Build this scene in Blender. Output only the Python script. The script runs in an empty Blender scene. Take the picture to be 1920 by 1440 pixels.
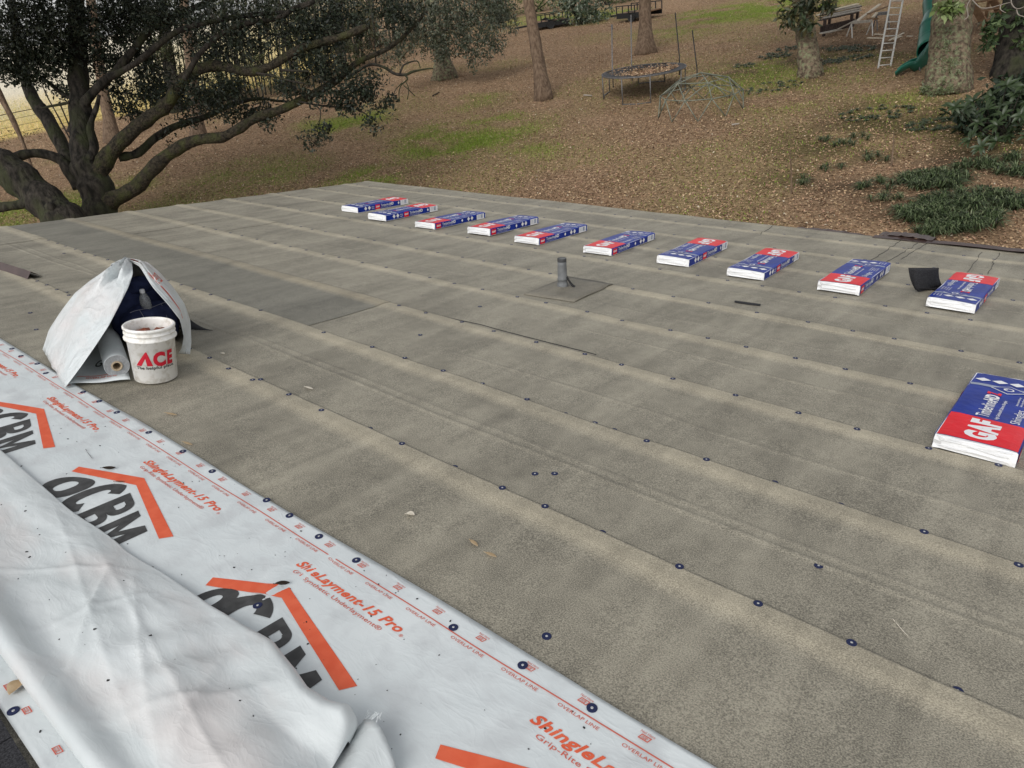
import bpy, bmesh, math, random
import numpy as np
from mathutils import Matrix, Vector
random.seed(7); rng = np.random.default_rng(11)
C = bpy.context.scene.collection
SC = bpy.context.scene

# ------------------------------------------------------------------ geometry of the place
# roof coordinates: u along the felt courses, v down the slope towards the eave, n normal to the roof
TH = math.radians(10.0); Z0 = 4.25; HC = 1.6
F = 1322.0136; CX, CY = 960.0, 720.0
dU = np.array([0.75759575, 0.2436765, -0.60553319])
dV = np.array([0.65261169, -0.29999086, 0.69577544])
dN = np.array([-0.01211029, -0.92229455, -0.38629794])
R = np.array([[1, 0, 0], [0, math.cos(TH), math.sin(TH)], [0, -math.sin(TH), math.cos(TH)]])
CAM = R @ np.array([0, 0, HC]) + np.array([0, 0, Z0])
def lray(x, y):
    r = np.array([(x-CX)/F, (y-CY)/F, 1.0]); return np.array([r@dU, r@dV, r@dN])
def roofpt(x, y, n=0.0):                       # a sight line met with the plane n above the roof
    l = lray(x, y); t = (n-HC)/l[2]; return np.array([l[0]*t, l[1]*t, n])
def r2w(u, v, n=0.0): return R @ np.array([u, v, n]) + np.array([0, 0, Z0])
def at(x, y, depth): return CAM + (R @ lray(x, y))*depth

# ------------------------------------------------------------------ camera
cd = bpy.data.cameras.new('camera'); cam = bpy.data.objects.new('camera', cd); C.objects.link(cam)
cd.sensor_width = 36; cd.lens = F/1920*36; cd.clip_start = 0.05; cd.clip_end = 2000
ax = [R @ np.array([dU[i], dV[i], dN[i]]) for i in range(3)]
mw = Matrix.Identity(4)
for r_ in range(3):
    mw[r_][0] = ax[0][r_]; mw[r_][1] = -ax[1][r_]; mw[r_][2] = -ax[2][r_]; mw[r_][3] = CAM[r_]
cam.matrix_world = mw
SC.camera = cam

# ------------------------------------------------------------------ light
SUN_EL, SUN_AZ = math.radians(44), math.radians(168)      # azimuth clockwise from +Y
w = bpy.data.worlds.new('World'); SC.world = w; w.use_nodes = True
nt = w.node_tree; nt.nodes.clear()
sky = nt.nodes.new('ShaderNodeTexSky'); sky.sky_type = 'NISHITA'; sky.sun_disc = False
sky.sun_elevation = SUN_EL; sky.sun_rotation = SUN_AZ; sky.air_density = 1.0; sky.dust_density = 1.6; sky.ozone_density = 1.0
hs = nt.nodes.new('ShaderNodeHueSaturation'); hs.inputs['Saturation'].default_value = 0.13
bg = nt.nodes.new('ShaderNodeBackground'); bg.inputs[1].default_value = 0.15
wo = nt.nodes.new('ShaderNodeOutputWorld')
nt.links.new(sky.outputs[0], hs.inputs['Color']); nt.links.new(hs.outputs[0], bg.inputs[0]); nt.links.new(bg.outputs[0], wo.inputs[0])
sl = bpy.data.lights.new('sun', 'SUN'); sl.energy = 1.15; sl.angle = math.radians(40); sl.color = (1.0, 0.965, 0.91)
so = bpy.data.objects.new('sun', sl); C.objects.link(so)
sd = Vector((math.sin(SUN_AZ)*math.cos(SUN_EL), math.cos(SUN_AZ)*math.cos(SUN_EL), math.sin(SUN_EL)))
so.rotation_euler = sd.to_track_quat('Z', 'Y').to_euler(); so.location = (0, 0, 30)
SC.view_settings.view_transform = 'Standard'; SC.view_settings.look = 'None'
SC.view_settings.gamma = 1; SC.view_settings.exposure = 0.22

# ------------------------------------------------------------------ materials
def mat(name, c1, c2=None, rough=.8, scale=6, detail=4, bump=0., bscale=60, spec=.3, metal=0., attr=None,
        stretch=(1, 1, 1), c3=None, s3=1.0, contrast=(.35, .65), trans=0., two=False):
    m = bpy.data.materials.new(name); m.use_nodes = True
    t = m.node_tree; b = t.nodes['Principled BSDF']
    b.inputs['Roughness'].default_value = rough; b.inputs['Metallic'].default_value = metal
    b.inputs['Specular IOR Level'].default_value = spec
    tc = t.nodes.new('ShaderNodeTexCoord'); mp = t.nodes.new('ShaderNodeMapping')
    mp.inputs['Scale'].default_value = stretch; t.links.new(tc.outputs['Object'], mp.inputs[0])
    col = None
    if c2 is not None:
        nz = t.nodes.new('ShaderNodeTexNoise'); nz.inputs['Scale'].default_value = scale; nz.inputs['Detail'].default_value = detail
        t.links.new(mp.outputs[0], nz.inputs['Vector'])
        rp = t.nodes.new('ShaderNodeValToRGB'); rp.color_ramp.elements[0].position = contrast[0]; rp.color_ramp.elements[1].position = contrast[1]
        rp.color_ramp.elements[0].color = (*c1, 1); rp.color_ramp.elements[1].color = (*c2, 1)
        t.links.new(nz.outputs[0], rp.inputs[0]); col = rp.outputs[0]
        if c3 is not None:
            n3 = t.nodes.new('ShaderNodeTexNoise'); n3.inputs['Scale'].default_value = s3; n3.inputs['Detail'].default_value = 5
            t.links.new(mp.outputs[0], n3.inputs['Vector'])
            r3 = t.nodes.new('ShaderNodeMapRange'); r3.inputs[1].default_value = .48; r3.inputs[2].default_value = .68
            t.links.new(n3.outputs[0], r3.inputs[0])
            mx = t.nodes.new('ShaderNodeMix'); mx.data_type = 'RGBA'; mx.inputs[7].default_value = (*c3, 1)
            t.links.new(r3.outputs[0], mx.inputs[0]); t.links.new(col, mx.inputs[6]); col = mx.outputs[2]
    if attr:
        at_ = t.nodes.new('ShaderNodeAttribute'); at_.attribute_name = attr
        if col is None: col = at_.outputs['Color']
        else:
            mm = t.nodes.new('ShaderNodeMix'); mm.data_type = 'RGBA'; mm.blend_type = 'MULTIPLY'; mm.inputs[0].default_value = 1
            t.links.new(col, mm.inputs[6]); t.links.new(at_.outputs['Color'], mm.inputs[7]); col = mm.outputs[2]
    if col is None: b.inputs['Base Color'].default_value = (*c1, 1)
    else: t.links.new(col, b.inputs['Base Color'])
    if bump:
        nb = t.nodes.new('ShaderNodeTexNoise'); nb.inputs['Scale'].default_value = bscale; nb.inputs['Detail'].default_value = 5
        t.links.new(mp.outputs[0], nb.inputs['Vector'])
        bp = t.nodes.new('ShaderNodeBump'); bp.inputs['Strength'].default_value = 1.0; bp.inputs['Distance'].default_value = bump
        t.links.new(nb.outputs[0], bp.inputs['Height']); t.links.new(bp.outputs[0], b.inputs['Normal'])
    if trans:
        b.inputs['Transmission Weight'].default_value = trans
    return m

def felt_mat(name, dark, light, lap_lit, spec=.55):
    """asphalt felt: fine mineral speckle, soft blotches, faint cross streaks and a paler band painting the light on raised laps"""
    m = bpy.data.materials.new(name); m.use_nodes = True; t = m.node_tree; b = t.nodes['Principled BSDF']
    b.inputs['Roughness'].default_value = .62; b.inputs['Specular IOR Level'].default_value = spec
    tc = t.nodes.new('ShaderNodeTexCoord')
    def noise(scale, detail=3, st=(1, 1, 1), dist=0):
        mp = t.nodes.new('ShaderNodeMapping'); mp.inputs['Scale'].default_value = st; t.links.new(tc.outputs['Object'], mp.inputs[0])
        n = t.nodes.new('ShaderNodeTexNoise'); n.inputs['Scale'].default_value = scale; n.inputs['Detail'].default_value = detail
        n.inputs['Distortion'].default_value = dist
        t.links.new(mp.outputs[0], n.inputs['Vector']); return n.outputs[0]
    def mathn(op, a, bb):
        n = t.nodes.new('ShaderNodeMath'); n.operation = op
        for i, v in enumerate((a, bb)):
            if isinstance(v, (int, float)): n.inputs[i].default_value = v
            else: t.links.new(v, n.inputs[i])
        return n.outputs[0]
    grain = noise(210, 2); blot = noise(1.6, 4); strk = noise(2.2, 3, (2.6, .5, 1), .6); mid = noise(14, 4)
    s = mathn('MULTIPLY', mathn('SUBTRACT', grain, .5), 2.6)
    s = mathn('ADD', s, mathn('MULTIPLY', mathn('SUBTRACT', blot, .5), .85))
    s = mathn('ADD', s, mathn('MULTIPLY', mathn('SUBTRACT', strk, .5), .95))
    s = mathn('ADD', s, mathn('MULTIPLY', mathn('SUBTRACT', mid, .5), .5))
    s = mathn('ADD', s, .5)
    mx = t.nodes.new('ShaderNodeMix'); mx.data_type = 'RGBA'; mx.inputs[6].default_value = (*dark, 1); mx.inputs[7].default_value = (*light, 1)
    t.links.new(s, mx.inputs[0])
    at_ = t.nodes.new('ShaderNodeAttribute'); at_.attribute_name = 'lap_light'
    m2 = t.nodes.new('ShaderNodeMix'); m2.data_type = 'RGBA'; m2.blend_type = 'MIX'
    lc = t.nodes.new('ShaderNodeMix'); lc.data_type = 'RGBA'; lc.inputs[6].default_value = (*[x*.62 for x in lap_lit], 1); lc.inputs[7].default_value = (*[min(1, x*1.3) for x in lap_lit], 1)
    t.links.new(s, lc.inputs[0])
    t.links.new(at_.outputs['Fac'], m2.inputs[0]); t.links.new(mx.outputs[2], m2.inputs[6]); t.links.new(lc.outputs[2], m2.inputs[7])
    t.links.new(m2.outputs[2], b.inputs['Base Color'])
    bp = t.nodes.new('ShaderNodeBump'); bp.inputs['Distance'].default_value = .0022
    t.links.new(grain, bp.inputs['Height']); t.links.new(bp.outputs[0], b.inputs['Normal'])
    return m

MT = {}
def wrinkle(m, amt, sc, st=(1, 1, 1)):
    t = m.node_tree; b = t.nodes['Principled BSDF']; tc = t.nodes.new('ShaderNodeTexCoord'); prev = None
    for k, (s_, a_, rot) in enumerate(((sc, 1., .5), (sc*2.3, .55, -.4), (sc*5.5, .22, 1.1))):
        mp = t.nodes.new('ShaderNodeMapping'); mp.inputs['Scale'].default_value = (st[0], st[1], st[2]); mp.inputs['Rotation'].default_value = (0, 0, rot)
        t.links.new(tc.outputs['Object'], mp.inputs[0])
        n = t.nodes.new('ShaderNodeTexNoise'); n.inputs['Scale'].default_value = s_; n.inputs['Detail'].default_value = 3; n.inputs['Distortion'].default_value = .8
        t.links.new(mp.outputs[0], n.inputs['Vector'])
        x1 = t.nodes.new('ShaderNodeMath'); x1.operation = 'SUBTRACT'; x1.inputs[1].default_value = .5; t.links.new(n.outputs[0], x1.inputs[0])
        x2 = t.nodes.new('ShaderNodeMath'); x2.operation = 'ABSOLUTE'; t.links.new(x1.outputs[0], x2.inputs[0])
        x3 = t.nodes.new('ShaderNodeMath'); x3.operation = 'POWER'; x3.inputs[1].default_value = .7; t.links.new(x2.outputs[0], x3.inputs[0])
        bp = t.nodes.new('ShaderNodeBump'); bp.invert = True; bp.inputs['Distance'].default_value = amt*a_/(s_/sc)**.6
        t.links.new(x3.outputs[0], bp.inputs['Height'])
        if prev is not None: t.links.new(prev, bp.inputs['Normal'])
        prev = bp.outputs[0]
    t.links.new(prev, b.inputs['Normal'])
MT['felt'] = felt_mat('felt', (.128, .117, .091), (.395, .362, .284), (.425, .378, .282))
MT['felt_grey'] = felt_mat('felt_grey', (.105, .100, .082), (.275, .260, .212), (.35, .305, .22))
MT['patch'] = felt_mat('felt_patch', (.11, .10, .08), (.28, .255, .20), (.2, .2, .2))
MT['cap'] = mat('navy_plastic', (.013, .020, .068), rough=.55)
MT['nail'] = mat('nail_steel', (.6, .6, .6), rough=.35, metal=.6)
MT['white_sheet'] = mat('white_sheet', (.62, .665, .675), (.70, .74, .745), rough=.42, scale=3, bump=.0016, bscale=28, spec=.45, c3=(.57, .60, .61), s3=7)
MT['sheet_back'] = mat('sheet_back', (.565, .605, .61), (.67, .705, .71), rough=.36, scale=2.2, bump=.004, bscale=16, spec=.45, stretch=(1, 2.2, 1), c3=(.61, .59, .58), s3=1.7)
wrinkle(MT['white_sheet'], .0030, 5, (1, 2, 1)); MT['tarp_sheet'] = MT['sheet_back'].copy(); wrinkle(MT['tarp_sheet'], .030, 3.0, (1, 1, 1)); wrinkle(MT['sheet_back'], .0036, 5.0, (1, 2.0, 1))
MT['orange'] = mat('orange_print', (.68, .105, .045), (.74, .14, .065), rough=.55, scale=20)
MT['orange_line'] = mat('red_line_print', (.60, .14, .10), rough=.55)
MT['charcoal'] = mat('charcoal_print', (.045, .045, .045), (.075, .075, .075), rough=.55, scale=25)
MT['shingle'] = mat('black_shingle', (.012, .012, .014), (.05, .05, .055), rough=.9, scale=180, bump=.002, bscale=200)
MT['blue'] = mat('blue_wrap', (.003, .022, .22), (.006, .034, .31), rough=.35, scale=9, bump=.0025, bscale=22, spec=.22)
MT['red'] = mat('red_wrap', (.70, .008, .020), (.80, .014, .028), rough=.35, scale=9, bump=.0025, bscale=22, spec=.22)
MT['wrap_white'] = mat('white_wrap', (.78, .79, .80), (.86, .86, .86), rough=.4, scale=12, bump=.006, bscale=30, spec=.45)
MT['white_ink'] = mat('white_ink', (.84, .84, .85), rough=.5)
MT['grey_ink'] = mat('grey_ink', (.32, .36, .45), rough=.5)
MT['black_ink'] = mat('black_ink', (.02, .02, .02), rough=.5)
MT['bucket'] = mat('white_plastic', (.83, .82, .78), (.90, .89, .86), rough=.4, scale=9, c3=(.66, .63, .57), s3=26, spec=.5)
MT['ace'] = mat('bucket_red_print', (.50, .012, .03), rough=.45)
MT['rust'] = mat('rust_leather', (.20, .055, .03), (.33, .10, .05), rough=.7, scale=18)
MT['navy'] = mat('navy_cloth', (.014, .020, .060), (.03, .04, .105), rough=.85, scale=14, bump=.006, bscale=18)
MT['black'] = mat('black_cloth', (.006, .006, .008), (.014, .014, .016), rough=.8, scale=20)
MT['stitch'] = mat('stitching', (.25, .25, .3), rough=.8)
MT['clear'] = mat('clear_plastic', (.85, .87, .88), rough=.12, trans=.75, spec=.5)
MT['cardboard'] = mat('cardboard', (.42, .33, .22), (.5, .4, .28), rough=.9)
MT['roll_end'] = mat('roll_end', (.30, .31, .32), (.42, .43, .44), rough=.6, scale=60)
MT['pvc'] = mat('grey_pipe', (.13, .135, .138), (.18, .185, .187), rough=.5, scale=20)
MT['collar'] = mat('collar', (.055, .056, .058), rough=.6)
MT['pvc_dark'] = mat('dark_rubber', (.02, .02, .022), rough=.6)
MT['drip'] = mat('brown_metal', (.055, .032, .028), (.085, .052, .045), rough=.38, scale=8, metal=.2)
MT['siding'] = mat('siding', (.52, .49, .42), (.58, .55, .48), rough=.7, scale=5)
MT['trim'] = mat('trim', (.62, .61, .58), rough=.6)
MT['bark'] = mat('dark_bark', (.010, .009, .007), (.055, .047, .038), rough=.95, scale=9, detail=6, bump=.05, bscale=14, stretch=(1, 1, .4), c3=(.04, .045, .02), s3=2.2)
MT['bark_moss'] = mat('mossy_bark', (.016, .014, .010), (.066, .054, .036), rough=.95, scale=14, detail=8, bump=.06, bscale=22, c3=(.062, .066, .024), s3=3.2)
MT['bark_brown'] = mat('brown_bark', (.10, .065, .042), (.20, .14, .095), rough=.95, scale=12, detail=6, bump=.04, bscale=22, stretch=(1, 1, .22))
MT['bark_lichen'] = mat('lichen_bark', (.07, .05, .035), (.24, .185, .125), rough=.95, scale=10, detail=7, bump=.06, bscale=16, c3=(.23, .25, .14), s3=9)
MT['twig'] = mat('twig', (.03, .022, .016), rough=.9)
MT['twig_pale'] = mat('pale_twig', (.33, .29, .25), rough=.9)
MT['leaf'] = mat('leaf', (1, 1, 1), rough=.5, attr='tint', spec=.35)
MT['litter'] = mat('litter', (1, 1, 1), rough=.8, attr='tint', spec=.2)
MT['ground'] = mat('ground', (.55, .55, .55), (1.25, 1.25, 1.25), rough=.95, scale=11, detail=8, attr='tint', bump=.06, bscale=16, spec=.1, contrast=(.3, .7))
MT['grey_steel'] = mat('grey_steel', (.12, .12, .12), (.21, .20, .20), rough=.5, scale=20, metal=.3)
MT['dark_pad'] = mat('dark_pad', (.028, .027, .028), (.075, .072, .074), rough=.8, scale=14)
MT['green_steel'] = mat('faded_green_steel', (.12, .145, .115), (.24, .24, .19), rough=.6, scale=9)
MT['alu'] = mat('aluminium', (.55, .53, .48), (.66, .64, .6), rough=.45, scale=10, metal=.3)
MT['slide'] = mat('green_plastic', (.008, .115, .075), (.014, .15, .10), rough=.4, scale=3, spec=.45)
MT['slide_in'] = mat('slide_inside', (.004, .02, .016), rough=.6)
MT['trailer'] = mat('black_paint', (.012, .012, .013), (.025, .025, .025), rough=.5, scale=20)
MT['plank'] = mat('weathered_board', (.27, .24, .20), (.44, .40, .34), rough=.85, scale=8, stretch=(1, 5, 5))
MT['plank_pale'] = mat('pale_board', (.50, .43, .32), (.62, .55, .44), rough=.8, scale=8)
MT['plank_brown'] = mat('brown_board', (.15, .085, .045), (.24, .145, .08), rough=.85, scale=8)
MT['dark_wood'] = mat('dark_wood', (.025, .017, .014), (.06, .042, .035), rough=.85, scale=10)
MT['dry_leaf'] = mat('dry_leaf', (.42, .30, .17), (.52, .40, .26), rough=.8, scale=40)
MT['white_scrap'] = mat('white_scrap', (.72, .66, .55), rough=.8)

# ------------------------------------------------------------------ mesh helpers
def tag(o, label=None, cat=None, group=None, kind=None):
    if label: o['label'] = label
    if cat: o['category'] = cat
    if group: o['group'] = group
    if kind: o['kind'] = kind
    return o
def empty(name, loc, rot=None):
    o = bpy.data.objects.new(name, None); C.objects.link(o); o.empty_display_size = .1
    o.location = loc
    if rot is not None: o.rotation_euler = rot
    return o
def roof_empty(name, u, v, n=0., ang=0., extra=None):
    m = Matrix.Rotation(-TH, 4, 'X') @ Matrix.Rotation(ang, 4, 'Z')
    if extra is not None: m = m @ extra
    return empty(name, Vector(r2w(u, v, n)), m.to_euler())
class MB:
    def __init__(s): s.v = []; s.f = []; s.mi = []
    def add(s, vs, fs, mi=0):
        k = len(s.v); s.v += [tuple(map(float, p)) for p in vs]
        s.f += [tuple(i+k for i in f) for f in fs]; s.mi += [mi]*len(fs); return s
    def box(s, c, d, rot=None, mi=0):
        vs = []
        for x in (-.5, .5):
            for y in (-.5, .5):
                for z in (-.5, .5):
                    p = Vector((x*d[0], y*d[1], z*d[2]))
                    if rot is not None: p = rot @ p
                    vs.append((p.x+c[0], p.y+c[1], p.z+c[2]))
        return s.add(vs, [(0, 1, 3, 2), (4, 6, 7, 5), (0, 4, 5, 1), (2, 3, 7, 6), (0, 2, 6, 4), (1, 5, 7, 3)], mi)
    def bar(s, a, b, wd, ht, up=(0, 0, 1), mi=0):           # a board from a to b
        a = Vector(a); b = Vector(b); d = (b-a); L = d.length; d.normalize()
        up = Vector(up); x = d.cross(up)
        if x.length < 1e-4: x = d.cross(Vector((1, 0, 0)))
        x.normalize(); z = x.cross(d)
        m = Matrix((x, d, z)).transposed()
        return s.box((a+b)/2, (wd, L, ht), m, mi)
    def tube(s, pts, rad, seg=8, cap=True, jit=0., mi=0, flare=None, closed=False):
        pts = [np.array(p, float) for p in pts]; n = len(pts)
        if not hasattr(rad, '__len__'): rad = [rad]*n
        ref = None; vs = []; k = 0
        for i in range(n):
            if closed: d = pts[(i+1) % n]-pts[i-1]
            else: d = pts[min(i+1, n-1)]-pts[max(i-1, 0)]
            d = d/(np.linalg.norm(d)+1e-9)
            if ref is None:
                ref = np.cross(d, [0, 0, 1.]) if abs(d[2]) < .9 else np.cross(d, [1., 0, 0])
            ref = ref-d*(ref@d); ref /= np.linalg.norm(ref)+1e-9
            bb = np.cross(d, ref)
            for j in range(seg):
                a = 2*math.pi*j/seg; r = rad[i]
                if jit: r *= 1+jit*(math.sin(a*3+i*1.7)*.5+random.uniform(-.6, .6))
                if flare: r *= 1+flare[i]*(.5+.5*math.cos(a*5+.6))
                vs.append(pts[i]+ref*math.cos(a)*r+bb*math.sin(a)*r)
        fs = []
        for i in range(n if closed else n-1):
            i2 = (i+1) % n
            for j in range(seg):
                j2 = (j+1) % seg
                fs.append((i*seg+j, i*seg+j2, i2*seg+j2, i2*seg+j))
        if cap and not closed:
            fs.append(tuple(range(seg))[::-1]); fs.append(tuple((n-1)*seg+j for j in range(seg)))
        return s.add(vs, fs, mi)
    def lathe(s, prof, seg=24, mi=0, axis=None):            # prof: (r, z) list
        vs = []; fs = []
        for r, z in prof:
            for j in range(seg):
                a = 2*math.pi*j/seg; vs.append((r*math.cos(a), r*math.sin(a), z))
        for i in range(len(prof)-1):
            for j in range(seg):
                j2 = (j+1) % seg; fs.append((i*seg+j, i*seg+j2, (i+1)*seg+j2, (i+1)*seg+j))
        return s.add(vs, fs, mi)
    def grid(s, P, mi=0):                                   # P [i][j] points
        ni = len(P); nj = len(P[0]); vs = [p for row in P for p in row]
        fs = [(i*nj+j, i*nj+j+1, (i+1)*nj+j+1, (i+1)*nj+j) for i in range(ni-1) for j in range(nj-1)]
        return s.add(vs, fs, mi)
    def build(s, name, m, parent=None, origin=None, smooth=False, solid=0.):
        vs = s.v
        if origin is not None: vs = [(a-origin[0], b-origin[1], c-origin[2]) for a, b, c in vs]
        me = bpy.data.meshes.new(name); me.from_pydata(vs, [], s.f)
        ms = m if isinstance(m, (list, tuple)) else [m]
        for q in ms: me.materials.append(q)
        if len(ms) > 1: me.polygons.foreach_set('material_index', s.mi)
        if smooth: me.polygons.foreach_set('use_smooth', [True]*len(me.polygons))
        bm = bmesh.new(); bm.from_mesh(me); bmesh.ops.recalc_face_normals(bm, faces=bm.faces); bm.to_mesh(me); bm.free()
        me.update()
        o = bpy.data.objects.new(name, me); C.objects.link(o)
        if parent is not None: o.parent = parent
        if solid:
            md = o.modifiers.new('thick', 'SOLIDIFY'); md.thickness = solid; md.offset = 0
        return o
def copy_tree(o, parent=None):
    c = o.copy(); C.objects.link(c)
    if parent is not None: c.parent = parent
    for ch in list(o.children): copy_tree(ch, c)
    return c
def fbm(x, y, seed=0, sc=1., oct=4):
    """cheap smooth value noise on arrays"""
    x = np.asarray(x, float)*sc; y = np.asarray(y, float)*sc; out = np.zeros(np.broadcast(x, y).shape); a = 1.; tot = 0
    for o in range(oct):
        xi = np.floor(x).astype(int); yi = np.floor(y).astype(int); fx = x-xi; fy = y-yi
        fx = fx*fx*(3-2*fx); fy = fy*fy*(3-2*fy)
        def h(i, j):
            q = np.sin(i*127.1+j*311.7+seed*74.7+o*19.3)*43758.5453; return q-np.floor(q)
        v = (h(xi, yi)*(1-fx)+h(xi+1, yi)*fx)*(1-fy)+(h(xi, yi+1)*(1-fx)+h(xi+1, yi+1)*fx)*fy
        out = out+a*v; tot += a; a *= .5; x = x*2.03; y = y*2.03
    return out/tot
def mesh_np(name, V, Fq, m, parent=None, tint=None, origin=None):
    """many quads at once; tint is one colour per quad"""
    if origin is not None: V = V-np.array(origin)
    me = bpy.data.meshes.new(name); nv, nf = len(V), len(Fq); k = Fq.shape[1]
    me.vertices.add(nv); me.vertices.foreach_set('co', V.astype(np.float32).ravel())
    me.loops.add(nf*k); me.loops.foreach_set('vertex_index', Fq.astype(np.int32).ravel())
    me.polygons.add(nf); me.polygons.foreach_set('loop_start', np.arange(0, nf*k, k, dtype=np.int32))
    me.polygons.foreach_set('loop_total', np.full(nf, k, dtype=np.int32)); me.update(calc_edges=True)
    if tint is not None:
        a = me.attributes.new('tint', 'FLOAT_COLOR', 'FACE')
        a.data.foreach_set('color', np.concatenate([tint, np.ones((nf, 1))], 1).astype(np.float32).ravel())
    me.materials.append(m)
    o = bpy.data.objects.new(name, me); C.objects.link(o)
    if parent is not None: o.parent = parent
    return o
def leaves(P, D, size, width, N=None, curl=.0):
    """rhombic leaves: P base points, D directions, per-leaf size; returns verts and quads"""
    n = len(P); D = D/(np.linalg.norm(D, axis=1, keepdims=True)+1e-9)
    A = rng.normal(size=(n, 3)) if N is None else N
    S = np.cross(D, A); S /= np.linalg.norm(S, axis=1, keepdims=True)+1e-9
    up = np.cross(S, D)
    size = np.asarray(size).reshape(-1, 1)*np.ones((n, 1))
    b = P; mid = P+D*size*.5+up*size*curl; tip = P+D*size
    V = np.stack([b, mid+S*size*width, tip, mid-S*size*width], 1).reshape(-1, 3)
    return V, np.arange(4*n).reshape(n, 4)
def palette(n, cols, jit=.25):
    c = np.array(cols)[rng.integers(0, len(cols), n)]
    return np.clip(c*(1+rng.uniform(-jit, jit, (n, 1))), 0, 1)
_txt = {}
def text_geo(s, bold=0., shear=0.):
    """flat lettering outlines as triangles, cap height about 0.7, starting at x=0"""
    key = (s, bold, shear)
    if key in _txt: return _txt[key]
    cu = bpy.data.curves.new('lettering', 'FONT'); cu.body = s; cu.offset = bold; cu.shear = shear; cu.size = 1; cu.resolution_u = 3; cu.space_character = 1+bold*2.4
    ob = bpy.data.objects.new('lettering', cu); C.objects.link(ob)
    bpy.context.view_layer.update(); dg = bpy.context.evaluated_depsgraph_get()
    me = ob.evaluated_get(dg).to_mesh()
    vs = np.array([v.co[:2] for v in me.vertices]); fs = [tuple(p.vertices) for p in me.polygons]
    ob.evaluated_get(dg).to_mesh_clear()
    bpy.data.objects.remove(ob); bpy.data.curves.remove(cu)
    x0 = vs[:, 0].min(); vs[:, 0] -= x0
    _txt[key] = (vs, fs); return vs, fs
def put_text(mb, s, o, xdir, ydir, width, height, bold=0., shear=0., lift=None, mi=0):
    """letters whose whole string is `width` long and whose capitals are `height` high"""
    vs, fs = text_geo(s, bold, shear); w_ = vs[:, 0].max(); ch = .72
    o = np.array(o, float); xd = np.array(xdir, float); yd = np.array(ydir, float)
    pts = [o+xd*(p[0]/w_*width)+yd*(p[1]/ch*height) for p in vs]
    mb.add(pts, fs, mi); return mb
def cut_grid(mb, step, lo, hi, axes=(0, 1)):
    """cut flat print into small pieces so that it can follow an uneven sheet"""
    me = bpy.data.meshes.new('t'); me.from_pydata(mb.v, [], mb.f)
    bm = bmesh.new(); bm.from_mesh(me)
    for a in axes:
        x = lo[a]
        while x < hi[a]:
            co = [0, 0, 0]; co[a] = x; no = [0, 0, 0]; no[a] = 1
            bmesh.ops.bisect_plane(bm, geom=bm.verts[:]+bm.edges[:]+bm.faces[:], plane_co=co, plane_no=no)
            x += step
    bm.verts.ensure_lookup_table()
    mb.v = [tuple(v.co) for v in bm.verts]; mb.f = [tuple(v.index for v in f.verts) for f in bm.faces]; mb.mi = [0]*len(mb.f)
    bm.free(); bpy.data.meshes.remove(me); return mb

# ------------------------------------------------------------------ terrain
def tz(x, y):
    x = np.asarray(x, float); y = np.asarray(y, float)
    dx = np.maximum(np.maximum(-11.2-x, x-9), 0); dy = np.maximum(np.maximum(y-8.6, -7-y), 0)
    d = np.hypot(dx, dy)
    z = .2+.075*np.minimum(d, 18)+.042*np.clip(d-18, 0, 45)
    return z+(fbm(x, y, 3, .22, 3)-.5)*.25*np.clip(d/5, 0, 1)
def ground(px, py):
    dr = R @ lray(px, py); t = 9.; 
    for i in range(4000):
        p = CAM+dr*t
        if p[2] < tz(p[0], p[1]): break
        t += .03
    return p
GA, GB = ground(0, 268), ground(250, 216)
_fd = (GB-GA)[:2]; _fn = np.array([-_fd[1], _fd[0]]); _fn /= np.linalg.norm(_fn)
if _fn @ (CAM-GA)[:2] > 0: _fn = -_fn
_fr = (ground(640, 112)-CAM)[:2]; _fr /= np.linalg.norm(_fr)
def field_side(x, y):
    x = np.asarray(x, float); y = np.asarray(y, float)
    a = (x-GA[0])*_fn[0]+(y-GA[1])*_fn[1]; b = _fr[0]*(y-CAM[1])-_fr[1]*(x-CAM[0])
    return np.minimum(a, b)
GP = [(860, 258, 2.3, .95), (800, 276, 1.1, .6), (650, 228, 1.9, .7), (700, 335, 1.5, .6), (60, 410, 2.2, .8), (225, 345, 1.4, .6), (960, 240, 1.5, .45),
      (1430, 15, 5.0, .8), (1000, 285, 1.0, .4), (900, 190, 1.5, .3), (480, 330, 2.4, .3), (1280, 60, 3, .35), (1440, 140, 3.2, .35), (330, 395, 2, .3), (1500, 170, 2.6, .3), (905, 235, 1.6, .7),
      (1680, 190, 1.6, .3), (1040, 30, 3.5, .8), (1130, 30, 3, .8)]
GPW = [(*ground(a, b)[:2], r, s) for a, b, r, s in GP]
def grass_mask(x, y):
    m = np.zeros(np.shape(x))
    for gx, gy, r, s in GPW:
        d = np.hypot(x-gx, y-gy)/r
        m = np.maximum(m, s*np.clip(1.5-d*1.1, 0, 1))
    m = m*np.clip((fbm(x, y, 5, 1.1, 4)-.28)*3.4, 0, 1.15)
    m = np.maximum(m, .12*np.clip((fbm(x, y, 9, .28, 4)-.52)*6, 0, 1))
    return np.clip(m, 0, 1)
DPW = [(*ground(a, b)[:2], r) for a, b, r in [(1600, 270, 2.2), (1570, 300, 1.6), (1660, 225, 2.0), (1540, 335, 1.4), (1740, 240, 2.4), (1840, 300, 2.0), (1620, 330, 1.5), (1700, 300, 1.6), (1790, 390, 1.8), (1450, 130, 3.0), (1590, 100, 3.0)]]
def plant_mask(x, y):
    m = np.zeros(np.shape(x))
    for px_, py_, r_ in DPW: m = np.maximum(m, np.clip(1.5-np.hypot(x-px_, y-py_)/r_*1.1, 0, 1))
    return m*np.clip((fbm(x, y, 15, .9, 4)-.34)*4, 0, 1)
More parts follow.
